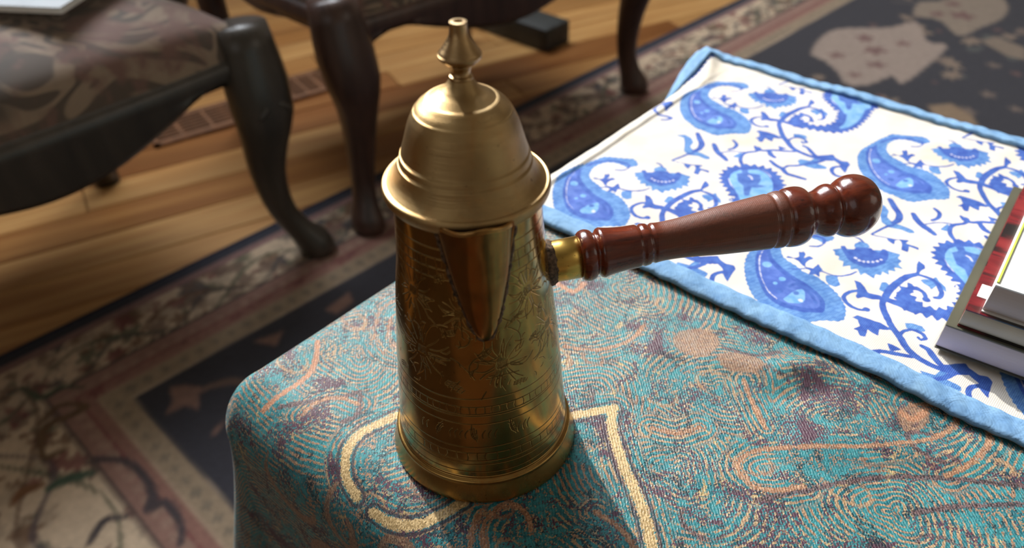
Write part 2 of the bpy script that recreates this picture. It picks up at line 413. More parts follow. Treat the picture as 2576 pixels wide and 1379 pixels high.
    for x, y, R in ((1.27, .36, .02), (1.40, .36, .022), (1.28, .45, .022), (1.43, .44, .02), (1.35, .41, .026), (1.20, .44, .018), (1.69, .47, .03), (1.75, .42, .02), (1.66, .42, .02)):
        stamp(S, x, y, R, 5, x*40, .5, 1.2)
    lay(sd(S)*.8, (112, 72, 70))
    me = grid('rug_pile', np.stack([QO[0]+P*QD[0]+Q*QN[0], QO[1]+P*QD[1]+Q*QN[1], np.full_like(P, FZ+.008)], -1), flip=True)
    a = me.attributes.new('rugc', 'FLOAT_COLOR', 'POINT'); a.data.foreach_set('color', np.concatenate([C, np.ones(P.shape+(1,))], -1).reshape(-1).astype(np.float32))
    k = N('wool_pile', .9); at = k.n('Attribute', attribute_name='rugc'); o = k.obj(); nz = k.noise(o, 260, 3)
    k.set('Base Color', k.mix(.25, at.outputs['Color'], k.mix(1.0, at.outputs['Color'], k.ramp(k.noise(o, 90, 3), [(.3, (120, 120, 120)), (.7, (255, 255, 255))]), 'MULTIPLY')))
    k.bump(nz, .6, .002); k.b.inputs['Sheen Weight'].default_value = .15
    root = tag(empty('oriental_rug', qw(.9, .87, FZ)), 'oriental rug with dark navy field and beige floral border on wooden floor', 'rug')
    def par(o): o.matrix_world = Matrix.Identity(4); o.parent = root; o.matrix_parent_inverse = root.matrix_world.inverted(); return o
    root.matrix_world = Matrix.Translation(qw(.9, .87, FZ)); bpy.context.view_layer.update()
    par(link('pile', me, k.m)); 
    c = qw((ps[0]+ps[-1])/2, (qs[0]+qs[-1])/2, FZ+.0038)
    par(link('backing', box_me('backing', c, (ps[-1]-ps[0], qs[-1]-qs[0], .0074), rot=Matrix.Rotation(RUGANG, 3, 'Z')), plain('rug_backing', (90, 78, 66), .9, nz=.1)))
    bm = bmesh.new()
    for q_ in (0.0, qs[-1]): box(bm, qw((ps[0]+ps[-1])/2, q_, FZ+.0045), (ps[-1]-ps[0], .006, .009), Matrix.Rotation(RUGANG, 3, 'Z'))
    par(link('selvedge', from_bm(bm, 'selvedge'), plain('navy_selvedge', (38, 40, 56), .9, nz=.1)))
rug()
# ================================================================== ARMCHAIRS
def damask():
    k = N('brown_damask', .75); o = k.obj(); n1 = k.noise(o, 6.5, 2, .5, 1.6); w_ = k.math('SINE', k.math('MULTIPLY', n1, 46))
    n2 = k.noise(o, 14, 4, .6, .8)
    c = k.mix(k.ss(w_, -.4, .5), (92, 78, 66), (150, 128, 106)); c = k.mix(k.ss(n2, .45, .62), c, (122, 90, 78)); c = k.mix(k.ss(k.noise(o, 9, 2, .5, 1), .55, .68), c, (84, 74, 64))
    k.set('Base Color', c); k.b.inputs['Sheen Weight'].default_value = .5; k.b.inputs['Sheen Roughness'].default_value = .4
    k.bump(k.noise(o, 700, 2), .3, .0005); return k.m
def dark_wood(name, a, b):
    k = N(name, .38); o = k.obj(); v = k.noise(k.mapv(o, (30, 30, 4)), 1.5, 5)
    k.set('Base Color', k.ramp(v, [(.3, a), (.75, b)])); k.b.inputs['Coat Weight'].default_value = .3; k.b.inputs['Coat Roughness'].default_value = .3; return k.m
DAMASK = damask(); WD1 = dark_wood('blackened_walnut', (60, 54, 47), (82, 73, 63)); WD2 = dark_wood('dark_walnut', (62, 42, 35), (94, 66, 54))
SD_ = .52                                                    # seat depth
def armchair(name, foot_right, width, wood, label, knee=1.0, inset=.144):
    """foot_right = world xy of the front right foot; local x along the front, y towards the back"""
    d = Vector((QD[0], QD[1], 0)); hw = width/2
    org = Vector((foot_right[0], foot_right[1], FZ))-d*hw
    t = tag(empty(name, org, RUGANG), label, 'chair', 'carved armchairs on the far side of the rug')
    # cabriole front legs: (height, sideways shift, forward shift, rx, ry)
    zz = [(.009, .000, -.004, .024, .030), (.014, 0, -.004, .029, .034), (.03, -.004, .0, .028, .030), (.05, -.016, .006, .021, .024), (.08, -.030, .012, .020, .021),
          (.12, -.040, .012, .0225, .023), (.17, -.044, .006, .027, .027), (.22, -.040, -.004, .034, .033), (.262, -.034, -.010, .044, .040), (.30, -.030, -.004, .046, .040), (.345, -.028, .004, .04, .038), (.372, -.028, .006, .036, .036)]
    if knee < 1: zz = [(h, s*.45, f, rx*.96, ry*.96) for h, s, f, rx, ry in zz]
    zz = [tuple(x) for x in cr(zz, .02)]
    for s in (1, -1):
        me = tube('leg', [(s*(hw+a), b, h) for h, a, b, rx, ry in zz], [(rx, ry) for h, a, b, rx, ry in zz], 20)
        lg = link('leg', me, wood, t)
        if knee < 1: continue
        # carved shell on the knee
        bm = bmesh.new()
        for i in range(5):
            r = bmesh.ops.create_uvsphere(bm, u_segments=10, v_segments=6, radius=1)
            a = (i-2)*.42; bmesh.ops.transform(bm, matrix=Matrix.Translation((s*(hw-.033)+math.sin(a)*.022, -.044, .275-math.cos(a)*.02+.012)) @ Matrix.Rotation(-a, 4, 'Y') @ Matrix.Diagonal((.005, .004, .013, 1)), verts=r['verts'])
        m2 = from_bm(bm, 'knee_carving'); smooth(m2); link('knee_carving', m2, wood, lg)
    for s in (1, -1):
        x = s*(hw-inset)
        me = tube('leg', [(x, SD_-.02, .37), (x, SD_-.03, .2), (x, SD_-.036, .08), (x, SD_-.036, .05), (x, SD_-.036, 0)], [.028, .026, .024, .026, .024], 8); link('leg', me, wood, t)
    # serpentine aprons: front and two sides
    def apron(nm, p0, p1, prof, th=.028):
        p0, p1 = Vector(p0), Vector(p1); u = (p1-p0); L = u.length; u.normalize(); nv = Vector((u.y, -u.x, 0))
        n = 48; V = []; F = []
        xs_ = np.array([a for a, b in prof]); hs = np.array([b for a, b in prof])
        fine = cr(prof, .01); fx = np.array([a for a, b in fine]); fh = np.array([b for a, b in fine])
        for i in range(n+1):
            x = i/n; h = float(np.interp(x, fx, fh)); q = p0+u*L*x; bow = .018*math.sin(PI*x)
            o = q+nv*bow
            ring = [(o+nv*.0, h+.004), (o+nv*.006, h), (o+nv*(.010), h+.008), (o+nv*.008, .312), (o+nv*.011, .320), (o+nv*.011, .332), (o+nv*.004, .342), (o-nv*th, .342), (o-nv*th, h+.004)]
            V += [(a.x, a.y, z) for a, z in ring]
        m_ = 9
        for i in range(n):
            for j in range(m_): F.append((i*m_+j, (i+1)*m_+j, (i+1)*m_+(j+1) % m_, i*m_+(j+1) % m_))
        F += [tuple(range(m_)), tuple(n*m_+j for j in range(m_))[::-1]]
        me = bpy.data.meshes.new(nm); me.from_pydata(V, [], F); me.update(); smooth(me); return link(nm, me, wood, t)
    fr = [(0, .282), (.07, .305), (.14, .312), (.24, .292), (.34, .273), (.43, .262), (.5, .259), (.57, .262), (.66, .273), (.76, .292), (.86, .312), (.93, .305), (1, .282)]
    sd = [(0, .275), (.1, .30), (.25, .315), (.5, .30), (.8, .315), (1, .30)]
    apron('seat_rail', (-hw+.02, 0, 0), (hw-.02, 0, 0), fr)
    apron('side_rail', (hw-.028, 0, 0), (hw-inset, SD_-.03, 0), sd); apron('side_rail', (-hw+inset, SD_-.03, 0), (-hw+.028, 0, 0), sd)
    # upholstered seat: domed, filled to the rails
    nx, ny = 49, 41; U, V_ = np.meshgrid(np.linspace(-1, 1, nx), np.linspace(0, 1, ny))
    w_ = (hw-.012)*(1-V_)+(hw-inset+.014)*V_; X = U*w_; Y = -.008-.018*np.cos(U*PI/2)*(1-V_)+V_*(SD_-.01)
    e = (1-np.abs(U)**6)*(1-np.abs(2*V_-1)**6); Z = .328+.075*e**.30+.02*np.cos(U*PI/2)*np.sin(V_*PI)
    me = grid('seat_cushion', np.stack([X, Y, Z], -1)); link('seat_cushion', me, DAMASK, t)
    # back: posts, crest rail, padded panel; arms
    for s in (1, -1):
        x = s*(hw-inset); link('back_post', tube('back_post', [(x, SD_-.02, .36), (x+s*.02, SD_+.02, .6), (x+s*.03, SD_+.06, .86)], [.022, .02, .018], 10), wood, t)
        xa = s*(hw-.03)
        link('arm', tube('arm', cr([(s*(hw-.125), SD_+.0, .62), (xa, SD_*.6, .64), (xa+s*.01, .14, .63), (xa, .1, .61)], .03), [.018]*200, 10) if False else
             tube('arm', [(s*(hw-.125), SD_, .62), (s*(hw-.06), SD_*.75, .635), (xa, SD_*.5, .64), (xa+s*.01, .2, .63), (xa, .14, .61)], [.016, .018, .02, .022, .02], 12), wood, t)
        link('arm_support', tube('arm_support', [(xa-s*.01, .17, .36), (xa+s*.015, .13, .46), (xa, .15, .56), (xa, .16, .62)], [.02, .018, .016, .018], 10), wood, t)
    link('crest_rail', tube('crest_rail', [(-(hw-inset+.03), SD_+.06, .85), (-(hw-.2), SD_+.065, .885), (0, SD_+.07, .91), (hw-.2, SD_+.065, .885), (hw-inset+.03, SD_+.06, .85)], [.02, .022, .026, .022, .02], 12), wood, t)
    U, V_ = np.meshgrid(np.linspace(-1, 1, 25), np.linspace(0, 1, 25)); e = (1-np.abs(U)**4)*(1-np.abs(2*V_-1)**4)
    link('back_pad', grid('back_pad', np.stack([U*(hw-.15), SD_-.01+V_*.075-.035*e, .43+V_*.44], -1)), DAMASK, t)
    return t
armchair('armchair', (-.3156, 1.0437), .64, WD1, 'nearer armchair at the top left, almost black cabriole leg and patterned brown seat')
armchair('armchair', (.281, 1.5926), .715, WD2, 'farther armchair behind the coffee pot, reddish brown legs on the rug edge', knee=.5, inset=.059)
# dark bar lying on the planks under the farther armchair
def bar():
    a = qw(.880, -.43, FZ); b = qw(.888, -.19, FZ); u = (b-a); L = u.length; ang = math.atan2(u.y, u.x)
    me = box_me('dark_bar', (0, 0, .026), (L+.06, .085, .052), .004)
    o = link('wooden_bar', me, plain('charcoal_paint', (52, 54, 52), .55, nz=.15)); o.location = (a+b)/2; o.rotation_euler = (0, 0, ang)
    tag(o, 'dark grey square bar lying on the wooden floor behind the pot lid', 'bar')
bar()
def sheet():
    P = qw(-.2106, -.098, -.024)
    t = tag(empty('magazine', P, math.radians(79.2)), 'bright white magazine on the nearer armchair seat, at the top left corner', 'magazine')
    pm = plain('white_paper', (246, 246, 240), .5, nz=.01)
    link('pages', box_me('pages', (0, 0, .004), (.20, .27, .007), .001), pm, t)
    link('cover', box_me('cover', (0, 0, .0082), (.204, .274, .001), .0), plain('glossy_white_cover', (240, 246, 250), .25, nz=.02), t)
MAT = [[0,"p",[356,6007,296,6062,233,6037,160,5998,86,5958,67,5890,45,5808,26,5715,9,5614,12,5529,38,5441,98,5335,166,5252,243,5180,314,5150,381,5119,446,5119,491,5113,566,5122,610,5169,654,5225,695,5254,736,5298,723,5365,695,5428,631,5496,573,5537,502,5571,437,5587,367,5577,302,5607,215,5633,158,5684,125,5770,125,5821,149,5891,207,5932,275,5942,313,5941],0.0,1],[1,"s",[316,4297,301,4336,253,4342,202,4326,134,4290,89,4222,60,4141],20.3,0],[1,"s",[257,4215,301,4241,317,4279],14.7,0],[1,"p",[69,5776,51,5691,35,5622,67,5524,121,5424,187,5337,262,5262,337,5213,414,5199,480,5204,535,5223,578,5258,618,5290,610,5348,574,5406,516,5446,441,5476,360,5489,291,5515,217,5549,152,5593,101,5651,72,5714],0.0,3],[2,"p",[72,5639,82,5561,134,5459,198,5370,273,5294,343,5251,411,5240,472,5246,535,5271,581,5309,572,5361,534,5406,472,5433,392,5447,304,5467,229,5500,150,5555],0.0,3],[5,"s",[58,5641,86,5540,141,5440,212,5347,284,5280,361,5243],5.7,0],[3,"p",[390,5260,394,5310,405,5366,433,5418,472,5375,492,5308,463,5270,425,5248],0.0,3],[5,"d",[473,5313],29.4,0],[3,"d",[153,5510],58.0,0],[3,"d",[297,5427],43.7,0],[3,"d",[282,5369],27.9,0],[4,"d",[422,5359],36.5,0],[4,"d",[336,5322],42.8,0],[4,"s",[363,5389,384,5440,440,5429,493,5406,554,5346],20.7,0],[1,"p",[-575,4821,-615,4788,-632,4737,-634,4673,-616,4614,-567,4545,-509,4497,-454,4449,-387,4378,-411,4423,-355,4295,-351,4185,-398,4108,-466,4075,-540,4102,-584,4153,-572,4216,-604,4232,-634,4167,-628,4077,-616,4010,-566,3983,-452,3996,-339,4033,-231,4102,-176,4265,-174,4449,-195,4621,-180,4729,-254,4834,-350,4903,-427,4915,-506,4895,-551,4865],0,2],[3,"p",[-544,4783,-569,4726,-563,4657,-533,4596,-477,4546,-405,4477,-331,4402,-330,4425,-277,4281,-271,4165,-221,4235,-210,4395,-240,4575,-224,4624,-256,4714,-324,4802,-390,4845,-456,4854,-498,4820],0,3],[4,"p",[-539,4713,-510,4761,-458,4778,-403,4798,-364,4745,-351,4672,-293,4684,-333,4628,-367,4612,-329,4504,-355,4483,-421,4592,-479,4616],0.0,0],[4,"s",[-567,4853,-520,4790,-484,4745],39.8,0],[5,"s",[-464,4737,-439,4733,-413,4705],9.1,0],[5,"s",[-551,4618,-504,4560,-460,4525],6.4,0],[5,"s",[-457,4866,-387,4860,-316,4808],6.6,0],[1,"s",[-557,4835,-617,4902,-645,4983,-633,5032,-594,5077,-585,5104],24.8,0],[1,"d",[-603,5136],56.3,0],[0,"p",[-689,4908,-682,4966,-674,5013,-638,4975,-636,4925],0.0,0],[0,"p",[-1088,4308,-1124,4258,-1098,4249,-1088,4216,-1061,4228,-1051,4190,-1020,4201,-1000,4148,-972,4191,-949,4151,-924,4191,-879,4131,-870,4177,-837,4165,-804,4154,-815,4202,-785,4208,-793,4250,-747,4239,-768,4280,-728,4294,-756,4329,-708,4349,-747,4376,-741,4420,-774,4433,-775,4483,-823,4474,-861,4473],0.0,0],[0,"p",[478,4382,466,4414,478,4466,528,4475,559,4448,533,4406],0.0,0],[1,"p",[-1102,4328,-1078,4353,-1048,4320,-1023,4351,-1019,4386,-981,4412,-943,4437,-916,4419,-884,4424,-889,4471,-865,4481,-835,4444,-820,4395,-813,4331,-843,4267,-892,4227,-957,4223,-998,4229,-1039,4266],0.0,0],[5,"d",[-976,4277],19.8,0],[5,"d",[-948,4270],19.7,0],[5,"d",[-922,4276],19.6,0],[5,"d",[-899,4288],19.6,0],[5,"d",[-877,4304],19.6,0],[5,"d",[-858,4326],19.6,0],[5,"d",[-846,4354],19.7,0],[4,"s",[-985,4331,-943,4345,-900,4380],23.4,0],[1,"s",[595,4166,579,4114,541,4063,496,4036,442,4026,396,4002],13.5,0],[0,"p",[-1033,5631,-1025,5647,-977,5677,-945,5627,-922,5599,-940,5566,-977,5563,-1008,5585],0.0,0],[1,"p",[392,5720,424,5685,440,5678,436,5644,458,5593,426,5606,395,5566,391,5617,355,5618,337,5634,391,5648],0.0,0],[1,"p",[198,4011,200,4038,246,4050,259,4076,229,4126,253,4130,244,4159,278,4123,288,4080,305,4119,344,4114,321,4076,321,4034,335,4005,324,3996,277,4029,242,4037],0.0,0],[1,"s",[272,5549,315,5575,359,5621,402,5636],11.6,0],[1,"p",[-882,5698,-842,5703,-801,5671,-767,5635,-698,5655,-675,5620,-728,5586,-770,5578,-794,5540,-813,5561,-811,5599,-845,5644],0.0,0],[1,"s",[-825,5610,-851,5575,-863,5528,-858,5497,-824,5462,-783,5443,-748,5445,-713,5466],22.3,0],[1,"d",[-711,5477],43.7,0],[1,"s",[-678,3982,-688,4073,-687,4147,-676,4222,-659,4293,-626,4349],38.4,0],[1,"s",[-626,4349,-583,4355,-538,4354,-495,4334,-461,4288,-439,4251,-440,4206,-460,4189],24.6,0],[1,"p",[-669,4499,-621,4469,-607,4442,-616,4405,-615,4367,-630,4355,-659,4448],0.0,0],[0,"p",[-587,4305,-565,4332,-535,4347,-528,4401,-499,4368,-448,4336,-427,4289,-469,4309,-494,4307,-502,4245,-522,4274,-554,4276],0.0,0],[0,"p",[-740,4066,-755,4147,-735,4164,-710,4147,-702,4061],0.0,0],[1,"s",[-677,5637,-656,5574,-628,5528,-589,5474,-551,5423],32.2,0],[1,"s",[-671,5633,-633,5637,-580,5637,-501,5624],42.2,0],[1,"s",[-489,4138,-522,4192,-562,4205,-598,4184,-625,4138,-628,4077,-600,4029],24.8,0],[1,"d",[-489,4138],47.9,0],[1,"s",[-628,5536,-596,5487,-543,5420,-478,5367,-412,5306,-340,5275,-248,5263,-179,5277,-125,5301],34.2,0],[1,"p",[-744,5352,-728,5390,-669,5402,-601,5409,-532,5393,-547,5369,-584,5351,-566,5294,-605,5297,-635,5308,-618,5239,-645,5228,-673,5264,-700,5254,-679,5307,-712,5354],0.0,0],[0,"p",[-498,5494,-459,5521,-412,5529,-377,5499,-414,5468,-471,5456],0.0,0],[1,"s",[-470,5362,-479,5414,-444,5467,-384,5469,-357,5444,-376,5416,-396,5429],18.8,0],[1,"p",[-508,5272,-423,5273,-466,5215],0.0,0],[1,"s",[-637,5153,-597,5118,-553,5131,-507,5181,-437,5217,-363,5256],25.2,0],[1,"s",[-510,5144,-472,5098,-437,5084],34.4,0],[0,"p",[-293,5150,-249,5187,-198,5187,-169,5169,-80,5201,-73,5166,-137,5112,-189,5100,-251,5100],0.0,0],[1,"s",[-209,5156,-172,5209,-144,5274],26.9,0],[1,"d",[-113,5332],68.1,0],[1,"s",[-355,5376,-318,5372,-284,5344,-235,5307,-179,5277],29.3,0],[1,"s",[-7,5280,-43,5230,-37,5175,1,5129,45,5126,99,5142,145,5142,132,5094,100,5068],25.9,0],[1,"p",[-214,5305,-173,5349,-125,5398,-97,5369,-43,5351,2,5368,32,5342,37,5286,54,5202,5,5240,-22,5287,-91,5322,-140,5293,-182,5289],0.0,0],[0,"p",[-298,5178,-215,5199,-205,5281,-178,5282,-162,5203,-109,5206,-77,5197,-119,5168,-184,5149,-235,5142],0.0,0],[0,"p",[-1196,4908,-1135,4971,-1069,4954,-1022,4908,-1003,4828,-946,4794,-895,4808,-820,4803,-791,4774,-823,4749,-884,4752,-950,4724,-1006,4746,-1064,4847,-1114,4918,-1165,4919],0.0,0],[1,"s",[-1072,5050,-1014,4984,-956,4920,-934,4843,-946,4794],39.2,0],[1,"s",[-889,4988,-833,4924,-791,4892,-741,4867,-696,4838],38.2,0],[1,"s",[-796,4901,-743,4970,-703,5003,-658,5026],12.6,0],[1,"s",[-766,4991,-745,5036,-755,5095,-802,5126],24.1,0],[1,"s",[-439,5019,-375,4982,-317,4966,-259,4927,-193,4932,-126,4937],29.7,0],[1,"s",[-313,4969,-305,5026,-261,5068,-212,5133],21.4,0],[1,"p",[-916,4607,-873,4621,-787,4671,-800,4618,-719,4631,-704,4603,-769,4601,-748,4535,-790,4532,-811,4598,-838,4629,-859,4611,-848,4557,-893,4573],0.0,0],[1,"s",[-992,4577,-949,4591,-906,4605],11.0,0],[1,"s",[-1003,4579,-983,4650,-963,4721,-933,4769],16.1,0],[1,"s",[435,4484,463,4491,507,4468],14.5,0]]
TC = {"tan_wide":[[[-1611,2044],[-1527,2118],[-1467,2208],[-1397,2303]],[[-1398,2288],[-1337,2196],[-1260,2124],[-1123,2011],[-1001,1929],[-878,1830],[-777,1727],[-708,1654]],[[-2224,1540],[-2252,1456],[-2281,1333],[-2252,1221],[-2170,1127],[-2090,1085],[-2035,1070]],[[-1912,1063],[-1824,1071],[-1737,1102],[-1660,1167],[-1607,1269],[-1587,1368]]],"tan":[[[-589,2308],[-669,2332],[-717,2369],[-725,2448],[-674,2544],[-485,2710],[-268,2905],[-107,3094],[-32,3259],[-37,3376],[-118,3390],[-245,3298]],[[-589,2308],[-510,2351],[-422,2455]],[[58,2952],[118,3096],[144,3289],[90,3412]],[[-1172,2317],[-1059,2361],[-989,2471]],[[-981,2899],[-835,2760],[-731,2671]],[[-1339,1249],[-1415,1319],[-1439,1412],[-1398,1505],[-1299,1502],[-1237,1442]],[[-1393,1204],[-1450,1289],[-1481,1376]],[[-793,1659],[-943,1720],[-1076,1719]],[[-2618,1228],[-2621,1336],[-2563,1423],[-2448,1463]],[[-1889,2509],[-1732,2597],[-1633,2765],[-1641,2935]]],"orange":[[[-2988,1629],[-2897,1542],[-2834,1451],[-2815,1327],[-2825,1203],[-2834,1121]],[[-2294,2922],[-2149,2916],[-2140,3023]],[[-253,3213],[-191,3211],[-171,3317]]],"plum":[[[-2761,1182],[-2654,1309],[-2563,1423],[-2506,1527]],[[-2506,1527],[-2394,1416],[-2414,1327]],[[-553,2243],[-483,2338],[-386,2464],[-268,2631],[-124,2792],[92,2959],[353,3119]],[[23,2651],[148,2799],[384,3013]],[[-1318,2143],[-1227,2052],[-1126,1977]],[[-1189,3050],[-1023,3105],[-938,3217]]],"fp":[[[-1864,3177]],[[-1064,2753]],[[-1544,2276]],[[-936,2168]],[[-490,2943]],[[-45,2593]],[[-2741,1715]]],"fill":[[[-1444,2922],[-1447,3051],[-1343,3138],[-1239,3093],[-1223,2938],[-1332,2868]],[[-1190,2966],[-1081,3077],[-959,3076],[-955,2980],[-1084,2912]],[[-281,3207],[-228,3306],[-146,3302],[-136,3171],[-186,3095]]]}
# ================================================================== TABLE, CLOTH, MAT
A0, A1, B0, B1 = -.314, .86, .096, .628           # outer faces of the cloth on the table (table frame)
def bumps(a, b):
    """soft wrinkles of the cloth (metres)"""
    z = np.zeros_like(a)
    def ridge(p, q, w_, h):
        d, t = _segd(a, b, p, q); return h*np.exp(-(d/w_)**2)*np.sin(PI*np.clip(t, .02, .98))**.5
    z += ridge((-.16, .275), (-.02, .345), .010, .0016)+ridge((-.13, .30), (.01, .30), .008, .0012)
    z += ridge((-.095, .305), (-.065, .33), .009, .0030)-ridge((-.085, .285), (-.055, .315), .008, .0018)
    z += ridge((-.08, .255), (.06, .345), .012, .0014)+ridge((-.10, .22), (-.02, .25), .010, .0010)+ridge((.0, .24), (.10, .29), .010, .0014)
    z += .0016*fnoise(0, a+3, b+5, 22, 31)+.0007*fnoise(0, a+3, b+5, 60, 32)
    fade = sstep(.045, .075, np.hypot(a+.1805, b-.1754)); return z*fade
def drape(a, b, R=.013, lift=0.0):
    """unfolded cloth coordinates -> world points"""
    Rf = np.where(b < .3, .034, .014)
    da = np.maximum(0, A0+R-a); da2 = np.maximum(0, a-(A1-R)); db = np.maximum(0, B0+Rf-b); db2 = np.maximum(0, b-(B1-R))
    ua = da2-da; ub = db2-db; d = np.hypot(ua, ub); d_ = np.maximum(d, 1e-9); ca, cb = ua/d_, ub/d_
    Re = R+(Rf-R)*cb*cb
    th = np.minimum(d/Re, PI/2); hang = np.maximum(0, d-Re*PI/2)
    cor = np.abs(ca*cb)*2
    fold = .008*np.sin((a*.7-b*.7)*52)*sstep(.04, .2, hang)*(1-cor)
    Re2 = Re+lift
    h = Re2*np.sin(th)+hang*(.05+.16*ca*ca)+cor*hang*.16+fold*sstep(.0, .1, hang)
    z = -Re+Re2*np.cos(th)-hang*(1-cor*.03)
    pa = np.clip(a, A0+R, A1-R)+ca*h; pb = np.where(db > 0, B0+Rf, np.where(db2 > 0, B1-R, b))+cb*h
    z = z+bumps(a, b)*sstep(.03, 0, d)
    return pa, pb, z
def to_world(pa, pb, z): return np.stack([pa*E1[0]+pb*E2[0], pa*E1[1]+pb*E2[1], z], -1)
def axis(segs):
    out = [np.array([segs[0][0]])]
    for a, b, st in segs: out.append(np.linspace(a, b, max(2, int(round((b-a)/st))+1))[1:])
    return np.concatenate(out)
def table():
    t = tag(empty('coffee_table', ew((A0+A1)/2, (B0+B1)/2, FZ), TABANG), 'low wooden coffee table hidden under the teal paisley cloth', 'table')
    m = dark_wood('table_walnut', (60, 38, 26), (96, 62, 40)); W, D = A1-A0-.03, B1-B0-.072
    link('table_top', box_me('table_top', (0, 0, .4325), (W, D, .028), .008), m, t)
    link('apron', box_me('apron', (0, 0, .385), (W-.08, D-.08, .06), .002), m, t)
    for sx in (-1, 1):
        for sy in (-1, 1): link('leg', box_me('leg', (sx*(W/2-.06), sy*(D/2-.06), .2145), (.05, .05, .411), .004), m, t)
table()
def tablecloth():
    xs = axis([(A0-.27, -.40, .006), (-.40, .12, .0014), (.12, .34, .003), (.34, A1+.27, .02)])
    ys = axis([(B0-.27, -.02, .004), (-.02, .36, .0014), (.36, B1+.27, .012)])
    A, B = np.meshgrid(xs, ys)
    at = {}
    for key, w_ in (('tan_wide', .0052), ('tan', .0028), ('orange', .0036), ('plum', .0030)):
        S = sdf_new(xs, ys)
        for pl in TC[key]: stroke(S, xs, ys, cr([[x/1e4, y/1e4] for x, y in pl], .003), w_)
        at[key] = S
    S = at['tan']
    # drape at the shaded corner: swirling tan leaves
    r = np.random.default_rng(5); leaf = sdf_new(xs, ys)
    for pl in TC['fill']: poly(leaf, xs, ys, cr([[x/1e4, y/1e4] for x, y in pl], .003, True))
    for i in range(26):
        a, b = r.uniform(-.42, .1), r.uniform(-.12, .10); R = r.uniform(.012, .03); th = np.linspace(0, r.uniform(2.2, 4.5), 22)+r.uniform(0, 6); rr = R*(1-.5*np.linspace(0, 1, 22))
        stroke(leaf, xs, ys, np.stack([a+rr*np.cos(th), b+rr*np.sin(th)], 1).tolist(), r.uniform(.003, .008), .8)
    # scattered small woven paisleys and loops over the whole cloth
    small = sdf_new(xs, ys); plum = at['plum']
    for i in range(80):
        a, b = r.uniform(-.34, .30), r.uniform(.09, .37); R = r.uniform(.003, .009); th = np.linspace(0, r.uniform(3, 6), 14)+r.uniform(0, 6)
        tgt = (small, small, plum, leaf)[i % 4]
        stroke(tgt, xs, ys, np.stack([a+R*np.cos(th)*1.5, b+R*np.sin(th)], 1).tolist(), r.uniform(.0014, .003), .7, m=.002)
    # a big drop outline in the sun at the left
    for cx_, cy_, R in ((-.262, .2), (-.262, .2, .03)) if False else ((-.262, .205, .030), (-.262, .205, .020)):
        th = np.linspace(0, 2*PI, 40); stroke(S, xs, ys, np.stack([cx_+R*np.cos(th)*(1+.3*np.sin(th)), cy_+R*.8*np.sin(th)], 1).tolist(), .0016)
    # contour field: distance to the nearest fingerprint centre or big outline
    fp = np.full(A.shape, 1.0)
    cs = [p[0] for p in TC['fp']]+[[-3700, 1500], [-2500, 3000], [-400, 3500], [900, 3300], [1500, 2500], [-2900, 3900]]
    for x, y in cs:
        x, y = x/1e4, y/1e4; fp = np.minimum(fp, np.hypot((A-x)*.9, B-y)+.002*np.sin(np.arctan2(B-y, A-x)*3))
    big = np.minimum(np.minimum(at['tan_wide'], at['tan']), .019)
    fp = np.where(big < .009, big+.3, fp)+.003*fnoise(0, A, B, 30, 9)+.006*fnoise(0, A+2, B, 12, 10)
    pa, pb, z = drape(A, B)
    at2 = {'s_'+k: v for k, v in at.items()}; at2['s_leaf'] = leaf; at2['s_small'] = small; at2['fp'] = fp
    me = grid('tablecloth', to_world(pa, pb, z), at2, np.stack([A, B], -1), flip=True)
    k = N('jacquard_paisley', .55); P = k.attr('puv', True)
    jit = k.vm('SUBTRACT', k.noise(P, 500, 2, col=True), (.5, .5, .5)); Pj = k.vm('ADD', P, k.vm('SCALE', jit, sc_=.0012))
    cell = k.vm('FLOOR', k.mapv(Pj, (1400, 900, 1), (0, 0, .5)))
    wn = k.white(cell); wn2 = k.white(k.vm('ADD', cell, (7.3, 1.1, 4.0)))
    wm = k.math('SUBTRACT', wn, .5)
    # ground: fingerprint stripes of teal on tan, broken by threads
    st = k.math('SINE', k.math('MULTIPLY', k.math('ADD', k.attr('fp'), k.math('MULTIPLY', k.noise(P, 60, 2), .004)), 2*PI/.0031))
    reg = k.noise(P, 26, 2, .5, .6); reg2 = k.noise(k.vm('ADD', P, (3, 1, 0)), 40, 3, .55, .8); reg3 = k.noise(k.vm('ADD', P, (1, 7, 0)), 110, 3, .6, 1.2)
    teal = k.mix(k.ss(reg3, .35, .65), (14, 104, 118), (60, 154, 162)); tan = k.mix(k.ss(reg2, .4, .6), (176, 138, 110), (206, 178, 136)); plumc = (88, 58, 76); dk = (26, 46, 58)
    amt = k.math('ADD', k.math('ADD', k.math('MULTIPLY', st, k.ss(reg, .38, .56, .12, 1.35)), k.math('MULTIPLY', wm, 1.5)), k.math('MULTIPLY', k.math('SUBTRACT', reg3, .5), 3.6))
    c = k.mix(k.ss(amt, -.72, -.28), tan, teal)
    c = k.mix(k.ss(k.math('ADD', reg2, k.math('MULTIPLY', k.math('SUBTRACT', wn2, .5), .22)), .585, .62), c, plumc)
    c = k.mix(k.math('MULTIPLY', k.ss(k.math('ADD', k.noise(k.vm('ADD', P, (9, 2, 0)), 70, 3, .6, 1), k.math('MULTIPLY', wm, .2)), .62, .66), .85), c, dk)
    c = k.mix(k.math('MULTIPLY', k.ss(k.math('ADD', k.noise(k.vm('ADD', P, (4, 9, 0)), 85, 2, .5, 1.5), k.math('MULTIPLY', wm, .14)), .70, .73), .9), c, (206, 180, 126))
    edge = k.math('ADD', k.math('MULTIPLY', wm, .0013), k.math('MULTIPLY', k.math('SUBTRACT', k.noise(P, 240, 2), .5), .0016))
    def over(c, key, col, w_=.0004, a=1.0):
        d = k.math('ADD', k.attr(key), edge); f = k.ss(d, w_, -w_)
        return k.mix(k.math('MULTIPLY', f, a) if a < 1 else f, c, col)
